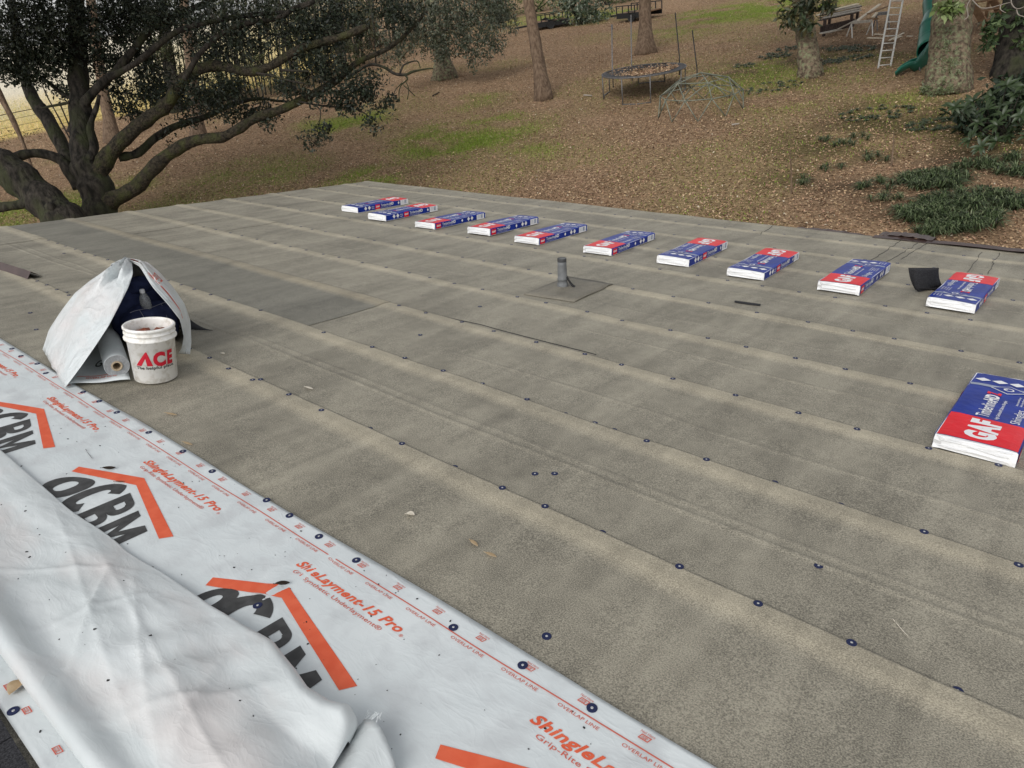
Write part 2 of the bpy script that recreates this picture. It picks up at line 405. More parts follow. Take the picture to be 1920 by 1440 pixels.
def axis_pts(lo, c0, c1, hi, st):
    a = [c0]; s = st
    while a[0] > lo: s *= 1.22; a.insert(0, a[0]-s)
    b = list(np.arange(c0+st, c1, st)); s = st
    e = [c1]
    while e[-1] < hi: s *= 1.22; e.append(e[-1]+s)
    return np.array(a+b+e)
gx = axis_pts(-420, -46, 8, 300, .42); gy = axis_pts(-200, -2, 52, 420, .42)
X, Y = np.meshgrid(gx, gy); Zt = tz(X, Y)
Vt = np.stack([X, Y, Zt], -1).reshape(-1, 3)
ni, nj = X.shape
idx = np.arange(ni*nj).reshape(ni, nj)
Ft = np.stack([idx[:-1, :-1], idx[:-1, 1:], idx[1:, 1:], idx[1:, :-1]], -1).reshape(-1, 4)
gr = mesh_np('ground', Vt, Ft, MT['ground']); gr['kind'] = 'structure'
xv, yv = Vt[:, 0], Vt[:, 1]
gm = grass_mask(xv, yv)[:, None]
soil = np.array([.315, .212, .13])*(0.8+.4*fbm(xv, yv, 21, .5, 3))[:, None]
redd = np.clip((fbm(xv, yv, 31, .16, 3)-.45)*5, 0, 1)[:, None]
soil = soil*(1-redd*.6)+np.array([.30, .20, .125])*redd*.6
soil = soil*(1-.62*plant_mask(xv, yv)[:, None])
colg = soil*(1-gm)+np.array([.20, .28, .03])*gm
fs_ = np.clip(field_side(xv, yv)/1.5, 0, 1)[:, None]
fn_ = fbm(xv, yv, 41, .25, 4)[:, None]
far_haze = np.clip(field_side(xv, yv)/24, 0, 1)[:, None]
straw = (np.array([.74, .54, .22])*fn_*1.15+np.array([.46, .41, .13])*(1-fn_))*(1-far_haze)+np.array([.84, .76, .60])*far_haze  # straw colour paled with distance, painting in the sunlit haze
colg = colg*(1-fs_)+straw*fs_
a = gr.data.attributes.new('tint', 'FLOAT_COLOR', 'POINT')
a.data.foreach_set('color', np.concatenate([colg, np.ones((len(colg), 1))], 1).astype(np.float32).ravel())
gr.data.polygons.foreach_set('use_smooth', [True]*len(gr.data.polygons))

# ------------------------------------------------------------------ house and roof
EAVE, RAKE, RIGHT = 8.74, -11.19, 5.5
house = empty('house', (0, 0, Z0), (-TH, 0, 0))
tag(house, 'low house seen from its felt covered low slope roof', 'house')
def und(u, v):
    return (fbm(u, v, 2, 1.1, 3)-.5)*.016+(fbm(u, v, 4, 3.2, 2)-.5)*.006
CREASE = [(2.33, -6.0, 2.5, .006), (2.395, -6.2, 1.8, .004), (3.05, -3.4, 1.5, .004), (3.98, -3.0, 3, .005), (4.62, -9, 0, .003), (5.0, -4, 2, .004), (5.55, -3, 3, .004),
          (5.72, -9, -2, .004), (6.35, -5, 3, .004), (2.36, -10, -6.3, .005), (2.43, -10, -6.3, .004), (7.1, -6, 3, .003), (7.9, -8, 2, .003)]
def crease(u, v):
    h = np.zeros(np.shape(u))
    for cv, u0, u1, hh in CREASE:
        wv = cv+(fbm(u, u*0, int(cv*10), .8, 2)-.5)*.09
        h = h+1.2*hh*np.exp(-((v-wv)/.011)**2)*np.clip((u-u0)/.5, 0, 1)*np.clip((u1-u)/.5, 0, 1)
    return h
SEAM = [1.976+.787*k for k in range(9)]
bounds = [-.9, .40, 1.189]+SEAM+[EAVE]
bounds = [-.9, .40, 1.189]+[s for s in SEAM if s < EAVE-.1]+[EAVE]
def edge_v(k, u): return bounds[k]+(fbm(u, u*0, 60+k, .35, 3)-.5)*.05
def strip_h(u, v, k):
    if k < 2: return und(u, v)*.6-.002
    e = edge_v(k+1, u)
    dist = e-v
    return und(u, v)+crease(u, v)+.0065*np.exp(-np.clip(dist, 0, 9)/.11)+.007*np.exp(-((dist-.075)/.05)**2)
def roof_h(u, v):
    u = np.asarray(u, float); v = np.asarray(v, float)
    for k in range(len(bounds)-1):
        if v < edge_v(k+1, u) or k == len(bounds)-2: return float(strip_h(u, v, k))
strips = []
cuts = {3: [-9.9], 4: [-4.48], 5: [-9.35], 6: [-8.6]}
def felt_strip(k, u0, u1, mtl, raise_=0.):
    nu = max(4, int((u1-u0)/.11))
    us = np.linspace(u0, u1, nu)
    tt = np.concatenate([np.linspace(0, .74, 62), np.linspace(.75, 1, 24)])
    U, T = np.meshgrid(us, tt, indexing='ij')
    v0 = bounds[k]-(.10 if k else 0)
    E = edge_v(k+1, U); Vv = v0+(E-v0)*T
    if k == len(bounds)-2: Vv = np.where(T == 1, EAVE+.02*(fbm(U, U*0, 5, 1., 3)-.5), Vv)
    H = strip_h(U, Vv, k)+raise_
    H = H-np.where(T < .13, (.13-T)*.05, 0)
    P = np.stack([U, Vv, H], -1)
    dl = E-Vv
    lap_light = np.clip(dl/.012, 0, 1)*np.clip((.165-dl+.03*(fbm(U, U*0, 70+k, 2.2, 2)-.5))/.075, 0, 1)*(.60+.6*fbm(U, Vv, 8, 2, 3))*.85  # brighter band painted along each raised lap as if catching more light
    if k == len(bounds)-2: lap_light = lap_light*.3
    # turned-down lower edge gives the sheet its thickness
    last = P[:, -1:, :].copy(); last[..., 2] -= .006; last[..., 1] += .001
    P = np.concatenate([P, last], 1); a_, b_ = P.shape[:2]; ix = np.arange(a_*b_).reshape(a_, b_)
    Q_ = np.stack([ix[:-1, :-1], ix[1:, :-1], ix[1:, 1:], ix[:-1, 1:]], -1).reshape(-1, 4)
    o = mesh_np('felt_strip', P.reshape(-1, 3), Q_, mtl, house)
    o.data.polygons.foreach_set('use_smooth', [True]*len(Q_))
    lap_light = np.concatenate([lap_light, lap_light[:, -1:]*0], 1)
    at_ = o.data.attributes.new('lap_light', 'FLOAT', 'POINT')
    arr = lap_light.ravel().astype(np.float32)
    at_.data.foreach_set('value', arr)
    return o
for k in range(len(bounds)-1):
    segs = [RAKE]+cuts.get(k, [])+[RIGHT]
    main = None
    for q in range(len(segs)-1):
        grey = (k in (3, 4) and q == 0 and k == 4) or (k == 5 and q == 0) or (k == 6 and q == 0) or (k == 3 and q == 0)
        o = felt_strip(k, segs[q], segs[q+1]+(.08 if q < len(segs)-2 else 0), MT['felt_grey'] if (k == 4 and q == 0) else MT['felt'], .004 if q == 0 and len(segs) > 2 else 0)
        if k == 4 and q == 0: o['label'] = 'greyer, darker length of felt'
        main = o
    strips.append(main)
# cap nails
cap = MB()
ring = [(.0, .0025), (.004, .0032), (.0145, .003), (.0165, .0012), (.0165, -.002)]
cap.lathe([(.004, .0006), (.0135, .0012), (.0158, .0006), (.0158, -.0022)], 14, 0)
cap.lathe([(.0001, .0014), (.0040, .0011), (.0046, .0004)], 8, 1)
cap_o = cap.build('cap_nail', [MT['cap'], MT['nail']], None); cap_mesh = cap_o.data; bpy.data.objects.remove(cap_o)
def cap_nail(parent, u, v, n):
    o = bpy.data.objects.new('cap_nail', cap_mesh); C.objects.link(o); o.parent = parent
    o.location = (u, v, n); o.rotation_euler = (random.uniform(-.05, .05), random.uniform(-.05, .05), random.random()*6); return o
NEAR = {0: [(853, 873), (943, 915), (1023, 950), (1130, 996), (1275, 1062), (1422, 1133), (1597, 1206), (1797, 1291), (755, 832), (694, 802), (604, 770), (543, 741), (490, 713), (475, 714), (430, 693)],
        1: [(1060, 774), (1116, 791), (1152, 804), (1213, 828), (1325, 863), (1453, 903), (1577, 945), (1733, 998), (1910, 1060), (608, 625), (699, 653), (760, 673), (832, 697), (905, 719), (989, 750), (490, 583), (430, 563)]}
for k in range(3, len(bounds)-1):                     # seam between strip k-1 and strip k
    par = strips[k-1]
    if k-3 in NEAR:
        L = [roofpt(*p)[:2] for p in NEAR[k-3]]
        u = min(x[0] for x in L)-.28
        while u > RAKE+.1: L.append((u, bounds[k]-.012)); u -= random.uniform(.24, .34)
    else:
        L = []; u = 3.0
        while u > RAKE+.1: L.append((u, float(edge_v(k, u))-.02+random.uniform(-.008, .008))); u -= random.uniform(.26, .40)
    for u, v in L: cap_nail(par, u, v-.004, roof_h(u, v-.004)+.0018)
for px, py in [(1003, 887), (1040, 887), (1535, 1060), (1025, 1192), (788, 628), (1400-300, 661-200), (650, 589), (120, 475), (125, 548), (900, 575), (57, 587), (68, 618), (57, 435), (120, 440)]:
    p = roofpt(px, py); kk = next(k for k in range(len(bounds)-1) if p[1] < bounds[k+1]); cap_nail(strips[kk], p[0], p[1], roof_h(p[0], p[1])+.0018)
# deck, fascia, walls, near shingles (all parts of the house)
mb = MB(); mb.box(((RAKE+RIGHT)/2, (EAVE-.9)/2, -.035), (RIGHT-RAKE-.02, EAVE+.9-.03, .045)); mb.build('roof_deck', MT['dark_wood'], house)
mb = MB(); mb.box(((RAKE+RIGHT)/2, EAVE-.03, -.15), (RIGHT-RAKE-.04, .025, .18)); mb.build('fascia', MT['trim'], house)
mb = MB(); mb.box((RAKE+.03, (EAVE-.9)/2, -.15), (.025, EAVE+.8, .18)); mb.build('fascia', MT['trim'], house)
def inv(x, y, z): p = R.T @ np.array([x, y, z-Z0]); return tuple(p)
def world_box(x0, x1, y0, y1, z0, z1t):
    vs = [inv(x, y, z) for x in (x0, x1) for y in (y0, y1) for z in (z0, z1t(y))]
    return vs, [(0, 1, 3, 2), (4, 6, 7, 5), (0, 4, 5, 1), (2, 3, 7, 6), (0, 2, 6, 4), (1, 5, 7, 3)]
ztop = lambda y: Z0-y*math.tan(TH)-.09
mb = MB(); mb.add(*world_box(RAKE+.5, RIGHT-.3, 7.95, 8.1, 0, ztop)); mb.build('wall', MT['siding'], house)
mb = MB(); mb.add(*world_box(RAKE+.35, RAKE+.5, -6, 8.1, 0, ztop)); mb.build('wall', MT['siding'], house)
# black shingles along the ridge side, by the lower edge of the underlayment
for r_ in range(3):
    u = -4.6+r_*.17
    while u < 1.5:
        L = random.choice([.30, .34, .22, .26])
        mb = MB(); v1 = .150-r_*.145
        mb.box((u+L/2, v1-.09, .016+r_*.006), (L-.006, .19, .007), Matrix.Rotation(.03, 3, 'X').to_3x3())
        mb.build('roof_shingle', MT['shingle'], house); u += L
# drip edge metal hanging loose along the eave
def eave_strip(p0, p1, w0, h0, bow):
    P = []
    for i in range(15):
        t = i/14; u = p0[0]+(p1[0]-p0[0])*t; v = p0[1]+(p1[1]-p0[1])*t; n = p0[2]+(p1[2]-p0[2])*t+bow*math.sin(math.pi*t)+.006*math.sin(i*2.3)
        P.append([(u, v, n), (u, v+w0, n+.012), (u, v+w0+.004, n+.008-h0), (u, v+w0+.018, n+.004-h0)])
    mb = MB(); mb.grid(P); return mb
a0 = roofpt(1640, 444); a1 = roofpt(1990, 490)
eave_strip((a0[0], EAVE-.10, .01), (1.5, EAVE-.09, .02), .11, .07, .02).build('drip_edge', MT['drip'], house, solid=.002)
eave_strip((-2.1, EAVE+.02, .02), (-1.55, EAVE-.02, .03), .17, .05, .02).build('drip_edge', MT['drip'], house, solid=.002)
eave_strip((-3.05, EAVE+.0, -.02), (-2.2, EAVE+.01, -.03), .13, .05, .02).build('drip_edge', MT['drip'], house, solid=.002)
# thin cracks / cut edges in the felt near the eave are raised folds
for pts in [[(1633, 488), (1655, 475), (1672, 462), (1690, 452)], [(1660, 492), (1690, 475), (1708, 466), (1722, 455)], [(1690, 487), (1708, 475), (1722, 466), (1740, 456)],
            [(1812, 515), (1826, 495), (1832, 487), (1840, 473)], [(1852, 515), (1860, 500), (1864, 488), (1876, 475)], [(1425, 440), (1440, 430), (1448, 425)],
            [(795, 585), (850, 598), (900, 608), (985, 632), (1080, 657), (1120, 667)]]:
    Q = [roofpt(*p) for p in pts]; W = .0022
    P = []
    for i, q in enumerate(Q):
        for s_ in range(4 if i < len(Q)-1 else 1):
            t = s_/4; e = q if t == 0 else q*(1-t)+Q[i+1]*t
            j = random.uniform(-.01, .01)
            b = roof_h(e[0], e[1]); P.append([(e[0]-W+j, e[1]-W, b), (e[0]+j, e[1], b+.005), (e[0]+W+j, e[1]+W, b)])
    mb = MB(); mb.grid(P); mb.build('felt_fold', MT['pvc_dark'], house, smooth=True)
# the vent pipe with its flashing sheet
pc = roofpt(1055, 541)
o = MB(); q = [roofpt(982, 553), roofpt(1076, 568), roofpt(1150, 535), roofpt(1062, 522)]
P = []
for i in range(9):
    row = []
    for j in range(9):
        s_, t_ = i/8, j/8
        e = (q[0]*(1-s_)+q[1]*s_)*(1-t_)+(q[3]*(1-s_)+q[2]*s_)*t_
        dd = math.hypot(e[0]-pc[0], e[1]-pc[1]); row.append((e[0], e[1], roof_h(e[0], e[1])+.006+.02*math.exp(-(dd/.07)**2)+.004*s_*abs(math.sin(t_*5))))
    P.append(row)
o.grid(P); fl = o.build('flashing_sheet', MT['patch'], house, smooth=True, solid=.005); fl['label'] = 'grey felt flashing sheet round the vent pipe'
mb = MB(); pr = [(.050, -.03), (.048, .03), (.046, .045), (.042, .05), (.041, .075), (.044, .078), (.0435, .09), (.041, .093), (.040, .17), (.0385, .20), (.0385, .262), (.033, .262), (.033, .16)]
mb.lathe(pr, 24); vp = mb.build('vent_pipe', MT['pvc'], house, smooth=True); vp.location = (pc[0], pc[1], roof_h(pc[0], pc[1])); vp.rotation_euler = (.07, 0, 0)
vp['label'] = 'short grey plumbing vent pipe rising through the felt'
mb = MB(); mb.lathe([(.0388, .236), (.0391, .238), (.0391, .263), (.0386, .264), (.032, .264)], 24); mb.build('pipe_collar', MT['collar'], vp, smooth=True)
mb = MB(); P = [[(.035+.07*t, -.02+.05*s_+.02*t, .10*(1-t)**1.6+.005) for s_ in (0, 1)] for t in np.linspace(0, 1, 7)]
mb.grid(P); fp = mb.build('rubber_flap', MT['pvc_dark'], vp, solid=.004); fp.rotation_euler = (0, 0, .5)

# ------------------------------------------------------------------ the underlayment sheet
SK = .016
def st(s, t): return s, t+SK*(s+.5)
sheet = empty('underlayment_sheet', (0, 0, Z0), (-TH, 0, 0))
tag(sheet, 'long pale printed underlayment sheet nailed flat along the near side of the roof', 'underlayment')
fold_a, fold_b = roofpt(662, 1030)[:2], roofpt(508, 1112)[:2]
def sheet_h(u, v):
    u = np.asarray(u, float); v = np.asarray(v, float)
    t = v-SK*(u+.5)
    h = .011+und(u, v)*.6+(fbm(u*1.0, v*1.4, 12, 2.0, 2)-.5)*.006+.0016*np.sin((u*.55+v*1.25)*17+3*fbm(u, v, 14, 1.5, 2))*np.clip((1.2-t)*3, 0, 1)*np.clip((u+2.6)/.8, 0, 1)
    ab = fold_b-fold_a; L = np.hypot(*ab); tx = ((u-fold_a[0])*ab[0]+(v-fold_a[1])*ab[1])/L**2
    dd = ((u-fold_a[0])*ab[1]-(v-fold_a[1])*ab[0])/L
    h = h+.008*np.exp(-(dd/.016)**2)*np.clip(tx*3, 0, 1)*np.clip((1.5-tx)*2, 0, 1)
    return np.maximum(h, .008+und(u, v)*.5)
us = np.linspace(-9.5, 2.2, 330); ts = np.linspace(.19, 1.29, 60)
U, T = np.meshgrid(us, ts, indexing='ij')
T = T+np.where(T > 1.28, .006*np.sin(U*3.1), 0)+np.where(T < .2, .008*(fbm(U, U*0, 3, 2, 3)-.5), 0)
V_ = T+SK*(U+.5)
Hs = sheet_h(U, V_)
mb = MB(); mb.grid(np.stack([U, V_, Hs], -1).tolist()); mb.build('membrane', MT['white_sheet'], sheet, smooth=True, solid=.0012)
def drape(mb, lift=.0022):
    out = []
    for p in mb.v:
        u, v = st(p[0], p[1]); out.append((u, v, float(sheet_h(u, v))+lift))
    mb.v = out; return mb
def sheet_print(mb, name, m, step=.035):
    xs = [p[0] for p in mb.v]; ys = [p[1] for p in mb.v]
    cut_grid(mb, step, (min(xs), min(ys)), (max(xs), max(ys))); drape(mb)
    return mb.build(name, m, sheet)
# chevrons, big letters, titles; period 1.19 m, the third one pinched by the fold
def chevron(s0, left=-.345, right=.548, top=1.034, wid=.048):
    mb = MB()
    mb.add([(s0, top, 0), (s0+left, top-.142, 0), (s0+left+.02, top-.142-wid*.8, 0), (s0+.034, top-.05, 0)], [(0, 1, 2, 3)])
    mb.add([(s0, top, 0), (s0+.034, top-.05, 0), (s0+right-.028, top-.177, 0), (s0+right, top-.134, 0)], [(0, 1, 2, 3)])
    return mb
def block_letter(ch):
    mb = MB()
    def ring(cx, cy, rx, ry, ix, iy, a0, a1, n=40, p=2.4):
        f = lambda w_: math.copysign(abs(w_)**(2/p), w_)
        P = [[(cx+r1*f(math.cos(a_)), cy+r2*f(math.sin(a_)), 0) for r1, r2 in ((rx, ry), (ix, iy))] for a_ in np.linspace(a0, a1, n)]
        mb.grid(P)
    def poly(*p): mb.add([(x, y, 0) for x, y in p], [tuple(range(len(p)))])
    if ch == 'O': ring(.5, .5, .5, .5, .17, .27, 0, math.tau)
    elif ch == 'C': ring(.52, .5, .52, .5, .16, .27, math.radians(38), math.radians(322))
    elif ch == 'B':
        poly((0, 0), (.36, 0), (.36, 1), (0, 1))
        for y0, y1 in ((.85, 1), (.48, .65), (.33, .48), (0, .15)): poly((.36, y0), (.58, y0), (.58, y1), (.36, y1))
        ring(.58, .74, .36, .26, .10, .11-.02, -math.pi/2, math.pi/2, 16); ring(.58, .24, .42, .24, .12, .09, -math.pi/2, math.pi/2, 16)
    else:
        poly((0, 0), (.27, 0), (.27, 1), (0, 1)); poly((.73, 0), (1, 0), (1, 1), (.73, 1))
        poly((.27, .55), (.5, .05), (.5, .45), (.27, 1)); poly((.5, .05), (.73, .55), (.73, 1), (.5, .45))
    return mb
LETW = [('O', -.31, -.105), ('C', -.098, .062), ('B', .078, .225), ('M', .25, .43)]
LETF = [('O', -.20, -.075), ('C', -.10, .105), ('B', .12, .245), ('M', .275, .445)]
for s0, fold in ((-6.62, 0), (-5.43, 0), (-4.25, 0), (-3.05, 0), (-1.905, 1), (-.69, 0), (.43, 0), (1.6, 0)):
    mb = chevron(s0, -.25 if fold else -.345, .545, 1.012 if fold else 1.034); sheet_print(mb, 'orange_chevron', MT['orange'])
    for ch, xa, xb in (LETF if fold else LETW):
        mb = block_letter(ch); mb.v = [(x*(xb-xa), y, 0) for x, y, _ in mb.v]
        ys = [p[1] for p in mb.v]; ylo, yhi = min(ys), max(ys)
        cut_grid(mb, .02, (0, 0), (xb-xa, 0), (0,))
        out = []
        for x, y, _ in mb.v:
            sx = xa+x; top = .958-(.42*-sx if sx < 0 else .245*sx)-.02*fold; t_ = (y-ylo)/(yhi-ylo)
            out.append((s0+sx, .70+(top-.70)*t_, 0))
        mb.v = out; sheet_print(mb, 'charcoal_letter', MT['charcoal'])
    mb = MB(); ttl = 'ShieLayment-15 Pro' if fold else 'ShingleLayment-15 Pro'
    put_text(mb, ttl, (s0-.155-.06*(s0 == -.69) if not fold else s0-.085, 1.098, 0), (1, 0, 0), (0, 1, 0), .66 if not fold else .555, .035, bold=.032, shear=.30)
    put_text(mb, '\u00ae', (s0+.515-.06*(s0 == -.69) if not fold else s0+.478, 1.090, 0), (1, 0, 0), (0, 1, 0), .014, .012)
    sheet_print(mb, 'orange_title', MT['orange'], .06)
    mb = MB(); put_text(mb, 'Gri Synthetic Underlayment\u00ae' if fold else 'Grip-Rite Synthetic Underlayment\u00ae', (s0-.12-.05*(s0 == -.69) if not fold else s0-.06, 1.066, 0), (1, 0, 0), (0, 1, 0), .56 if not fold else .475, .0165, bold=.006)
    sheet_print(mb, 'orange_subtitle', MT['orange_line'], .06)
mb = MB(); P = []
for u in np.arange(-9.4, 2.2, .05): P.append([(u, 1.209+.002*math.sin(u*7), 0), (u, 1.2135+.002*math.sin(u*7), 0)])
mb.grid(P); drape(mb, .0025); mb.build('overlap_line', MT['orange_line'], sheet)
mb = MB(); s = -6.3
while s < 1.5:
    mb = MB(); put_text(mb, 'OVERLAP LINE', (s, 1.189, 0), (1, 0, 0), (0, 1, 0), .135, .0115, bold=.004); s += .2085
    drape(mb, .0025); mb.build('overlap_lettering', MT['orange_line'], sheet)
s = -6.68
def nail_mark(mb, s, t, k=1., txt=True):
    for q in [((0, 0), (.028, .003)), ((0, .0145), (.028, .003)), ((-.001, 0), (.003, .0175)), ((.026, 0), (.003, .0175))]:
        (x, y), (a_, b_) = q
        mb.add([(s+(x+y*.25)*k, t+y*k, 0), (s+(x+a_+y*.25)*k, t+y*k, 0), (s+(x+a_+(y+b_)*.25)*k, t+(y+b_)*k, 0), (s+(x+(y+b_)*.25)*k, t+(y+b_)*k, 0)], [(0, 1, 2, 3)])
    put_text(mb, 'grip', (s+.006*k, t+.0085*k, 0), (1, 0, 0), (.2, 1, 0), .018*k, .006*k, bold=.02)
    put_text(mb, 'rite', (s+.006*k, t+.0035*k, 0), (1, 0, 0), (.2, 1, 0), .016*k, .005*k, bold=.02)
    if txt: put_text(mb, 'Nail Here', (s-.004, t+.021, 0), (1, 0, 0), (0, 1, 0), .042, .0085, bold=.0)
while s < 1.5:
    mb = MB(); nail_mark(mb, s, 1.238); s += .1945; drape(mb, .0025); mb.build('nail_mark', MT['orange_line'], sheet)
for px, py in [(18, 1292), (52, 1336), (110, 1412), (-40, 1240)]:
    mb = MB(); p = roofpt(px, py); nail_mark(mb, p[0]-.012, p[1]-SK*(p[0]+.5)-.01, 1.05, False); drape(mb, .0025); mb.build('nail_mark', MT['orange_line'], sheet)
for px, py in [(500, 938), (543, 967), (598, 1006), (668, 1050), (850, 1176), (980, 1247), (1110, 1327), (398, 884), (343, 847), (279, 811), (219, 773), (186, 752), (156, 735), (22, 653), (39, 667), (70, 682), (86, 700), (483, 1135), (25, 1333)]:
    p = roofpt(px, py, .012); cap_nail(sheet, p[0], p[1], float(sheet_h(p[0], p[1]))+.0028)
# small grit on the sheet
mb = MB()
for i in range(170):
    if i < 100: s, t = random.uniform(-4, -.3), random.uniform(.35, 1.27)
    else: s, t = random.uniform(-2.3, -1.2), random.uniform(.2, 1.27)
    u, v = st(s, t); r_ = random.choice([.001, .0012, .0015, .002, .003]); h = float(sheet_h(u, v))+.002; a_ = random.random()*3
    mb.box((u, v, h), (r_*2.2, r_*1.2, r_), Matrix.Rotation(a_, 3, 'Z'))
g = mb.build('grit', MT['black_ink'], None); g.location = (0, 0, Z0); g.rotation_euler = (-TH, 0, 0); tag(g, 'dark granules scattered on the pale underlayment', 'grit', kind='stuff')

# ------------------------------------------------------------------ loose folded flap over the sheet
FU = [-9.4, -5.0, -3.87, -3.1, -2.55, -2.30, -1.9, -1.62, -1.45, -1.36, -1.26, -1.19]
FT = [.62, .640, .657, .679, .705, .735, .765, .785, .762, .745, .752, .775]
FN = [.018, .018, .018, .018, .018, .022, .040, .066, .082, .090, .098, .100]
FB = [.20, .20, .205, .212, .222, .226, .235, .243, .25, .26, .28, .31]
flap = empty('underlayment_flap', (0, 0, Z0), (-TH, 0, 0))
tag(flap, 'loose unprinted white underlayment folded back over the printed sheet with a rounded end', 'underlayment')
cols = list(np.linspace(-9.4, -3.4, 40))+list(np.linspace(-3.35, -1.19, 150))
endc = [(-1.19+.05*math.sin(a_), math.cos(a_)) for a_ in np.linspace(.12, math.pi/2, 9)]
P = []
CREASES = [(.55, .83, -.83, .016, .012), (.35, .94, -.20, .014, .009), (.75, -.66, -1.55, .012, .010), (.2, .98, .02, .016, .008), (.85, .52, -1.10, .014, .010), (.6, -.8, -1.95, .012, .008), (.15, .99, .24, .012, .007), (.92, -.4, -2.25, .012, .008)]
def flap_section(u, sc=1.):
    vt = np.interp(u, FU, FT); hn = np.interp(u, FU, FN); vb = np.interp(u, FU, FB); row = []
    vt += .010*(fbm(u, 0, 7, 3., 2)-.5)*2
    rb = .034+.012*float(fbm(u, 0, 17, 1.2, 2)-.5); base = .013
    hb = 2*rb
    for a_ in np.linspace(-90, -270, 9):                       # lower rounded fold
        r_ = math.radians(a_); row.append([vb+rb+rb*math.cos(r_), base+(rb+rb*math.sin(r_))])
    v0 = vb+rb; v1 = vt-hn/2
    for b in np.linspace(0.04, 1, 64):
        v = v0+(v1-v0)*b
        k = np.clip((u+2.7)/1.1, 0, 1)
        body = (.026+.012*math.sin(b*5.2+u*1.3))*(1-k)+(.06+.03*math.sin(min(1, b*1.15)*math.pi)**2)*k
        h = hb*math.exp(-(b/.12)**2)+body*(1-math.exp(-(b/.20)**2))
        wv = max(0., min(1., (b-.78)/.22)); h = h*(1-wv)+hn*wv
        h += .012*(float(fbm(u*1.2, v*2.5, 23, 3.2, 3))-.5)*(1-.5*wv)+k*.008*math.sin((u*1.5-v*.7)*21+3*float(fbm(u, v, 37, 1.6, 2)))*math.sin(math.pi*min(1, b))*(.3+b)
        h += .0045*(float(fbm(u*2+v*3, v*6-u*2.2, 29, 4, 3))-.5)+.0015*(float(fbm(u*9+v*4, v*4-u*2, 31, 3, 3))-.5)
        for (ca, cb, cc, cw, chh) in CREASES:
            dd_ = abs(ca*u+cb*v-cc); h += chh*math.exp(-dd_/cw)*math.sin(math.pi*min(1, b))*max(0, min(1, (u+3.6)/.5))
        h += k*.011*math.sin((u*1.1+v*.9)*13+2.5*float(fbm(u, v, 27, 2, 2)))*math.sin(math.pi*min(1, b))**1.5
        row.append([v, base+max(.006, h)])
    r2 = hn/2; ytop = row[-1][1]; r2 = (ytop-base)/2
    for a_ in np.linspace(75, -90, 8):
        r_ = math.radians(a_); row.append([v1+r2*math.cos(r_)*.9, base+r2+r2*math.sin(r_)])
    return row
for u in cols:
    P.append([(u+max(0, (u+2.2))*.0, v, n) for v, n in flap_section(u)])
sec = flap_section(-1.19)
for u, k in endc:
    vm = sum(q[0] for q in sec)/len(sec)
    row = []
    for v, n in sec:
        row.append((u+.10*(.75-v)*0, v+(vm-v)*(1-k)*.10, .013+.05+(n-.063)*k if n > .013 else .013+.05*(1-k)))
    P.append(row)
P = [[(x, y, z+.0) for x, y, z in row] for row in P]
# the free end runs obliquely: shear it so that its foot lies nearer the camera
P = [[(x+(max(0, x+2.0)/.8)*(.60-y)*.42, y, z) for x, y, z in row] for row in P]
mb = MB(); mb.grid(P); mb.build('fabric', MT['sheet_back'], flap, smooth=True)
mb = MB()
for i in range(26):
    u = random.uniform(-3.6, -1.25); b = random.uniform(.15, .8); vt = np.interp(u, FU, FT); vb = np.interp(u, FU, FB); row = flap_section(u)
    v, n = row[9+int(b*63)]; r_ = random.choice([.001, .0015, .002, .0035])
    uu = u+(max(0, u+2.0)/.8)*(.60-v)*.42
    mb.box((uu, v, n+.001), (r_*2.4, r_*1.2, r_), Matrix.Rotation(random.random()*3, 3, 'Z'))
mb.build('grit', MT['black_ink'], flap)['kind'] = 'stuff'
# frayed scrap poking out from under the end of the flap
scrap = empty('frayed_scrap', Vector(r2w(-1.12, .66, .012)), (-TH, 0, 0)); tag(scrap, 'small white frayed end of underlayment poking out beside the rounded flap end', 'fabric scrap')
P = []
for i in range(14):
    t = i/13; row = []
    for j in range(10):
        s_ = j/9
        x = -.10+.19*s_+.015*math.sin(t*4); y = -.10+.23*t-.05*s_*s_*(1 if t > .5 else .4)
        z = .012+.05*math.sin(s_*2.6)*(.5+.5*t)+.02*t*t*(1-s_)+.006*math.sin(s_*9+t*5)
        row.append((x, y, z))
    P.append(row)
mb = MB(); mb.grid(P); mb.build('cloth', MT['sheet_back'], scrap, smooth=True, solid=.0015)
mb = MB()
for j in range(9):
    e = P[-1][int(j/21*9)]; x = e[0]+random.uniform(-.008, .008)
    mb.tube([(x, e[1]-.002, e[2]), (x+random.uniform(-.01, .01), e[1]+random.uniform(.01, .025), e[2]+.008), (x+random.uniform(-.015, .02), e[1]+random.uniform(.012, .026), e[2]+random.uniform(0, .01))], .0011, 4)
mb.build('frayed_threads', MT['white_sheet'], scrap)

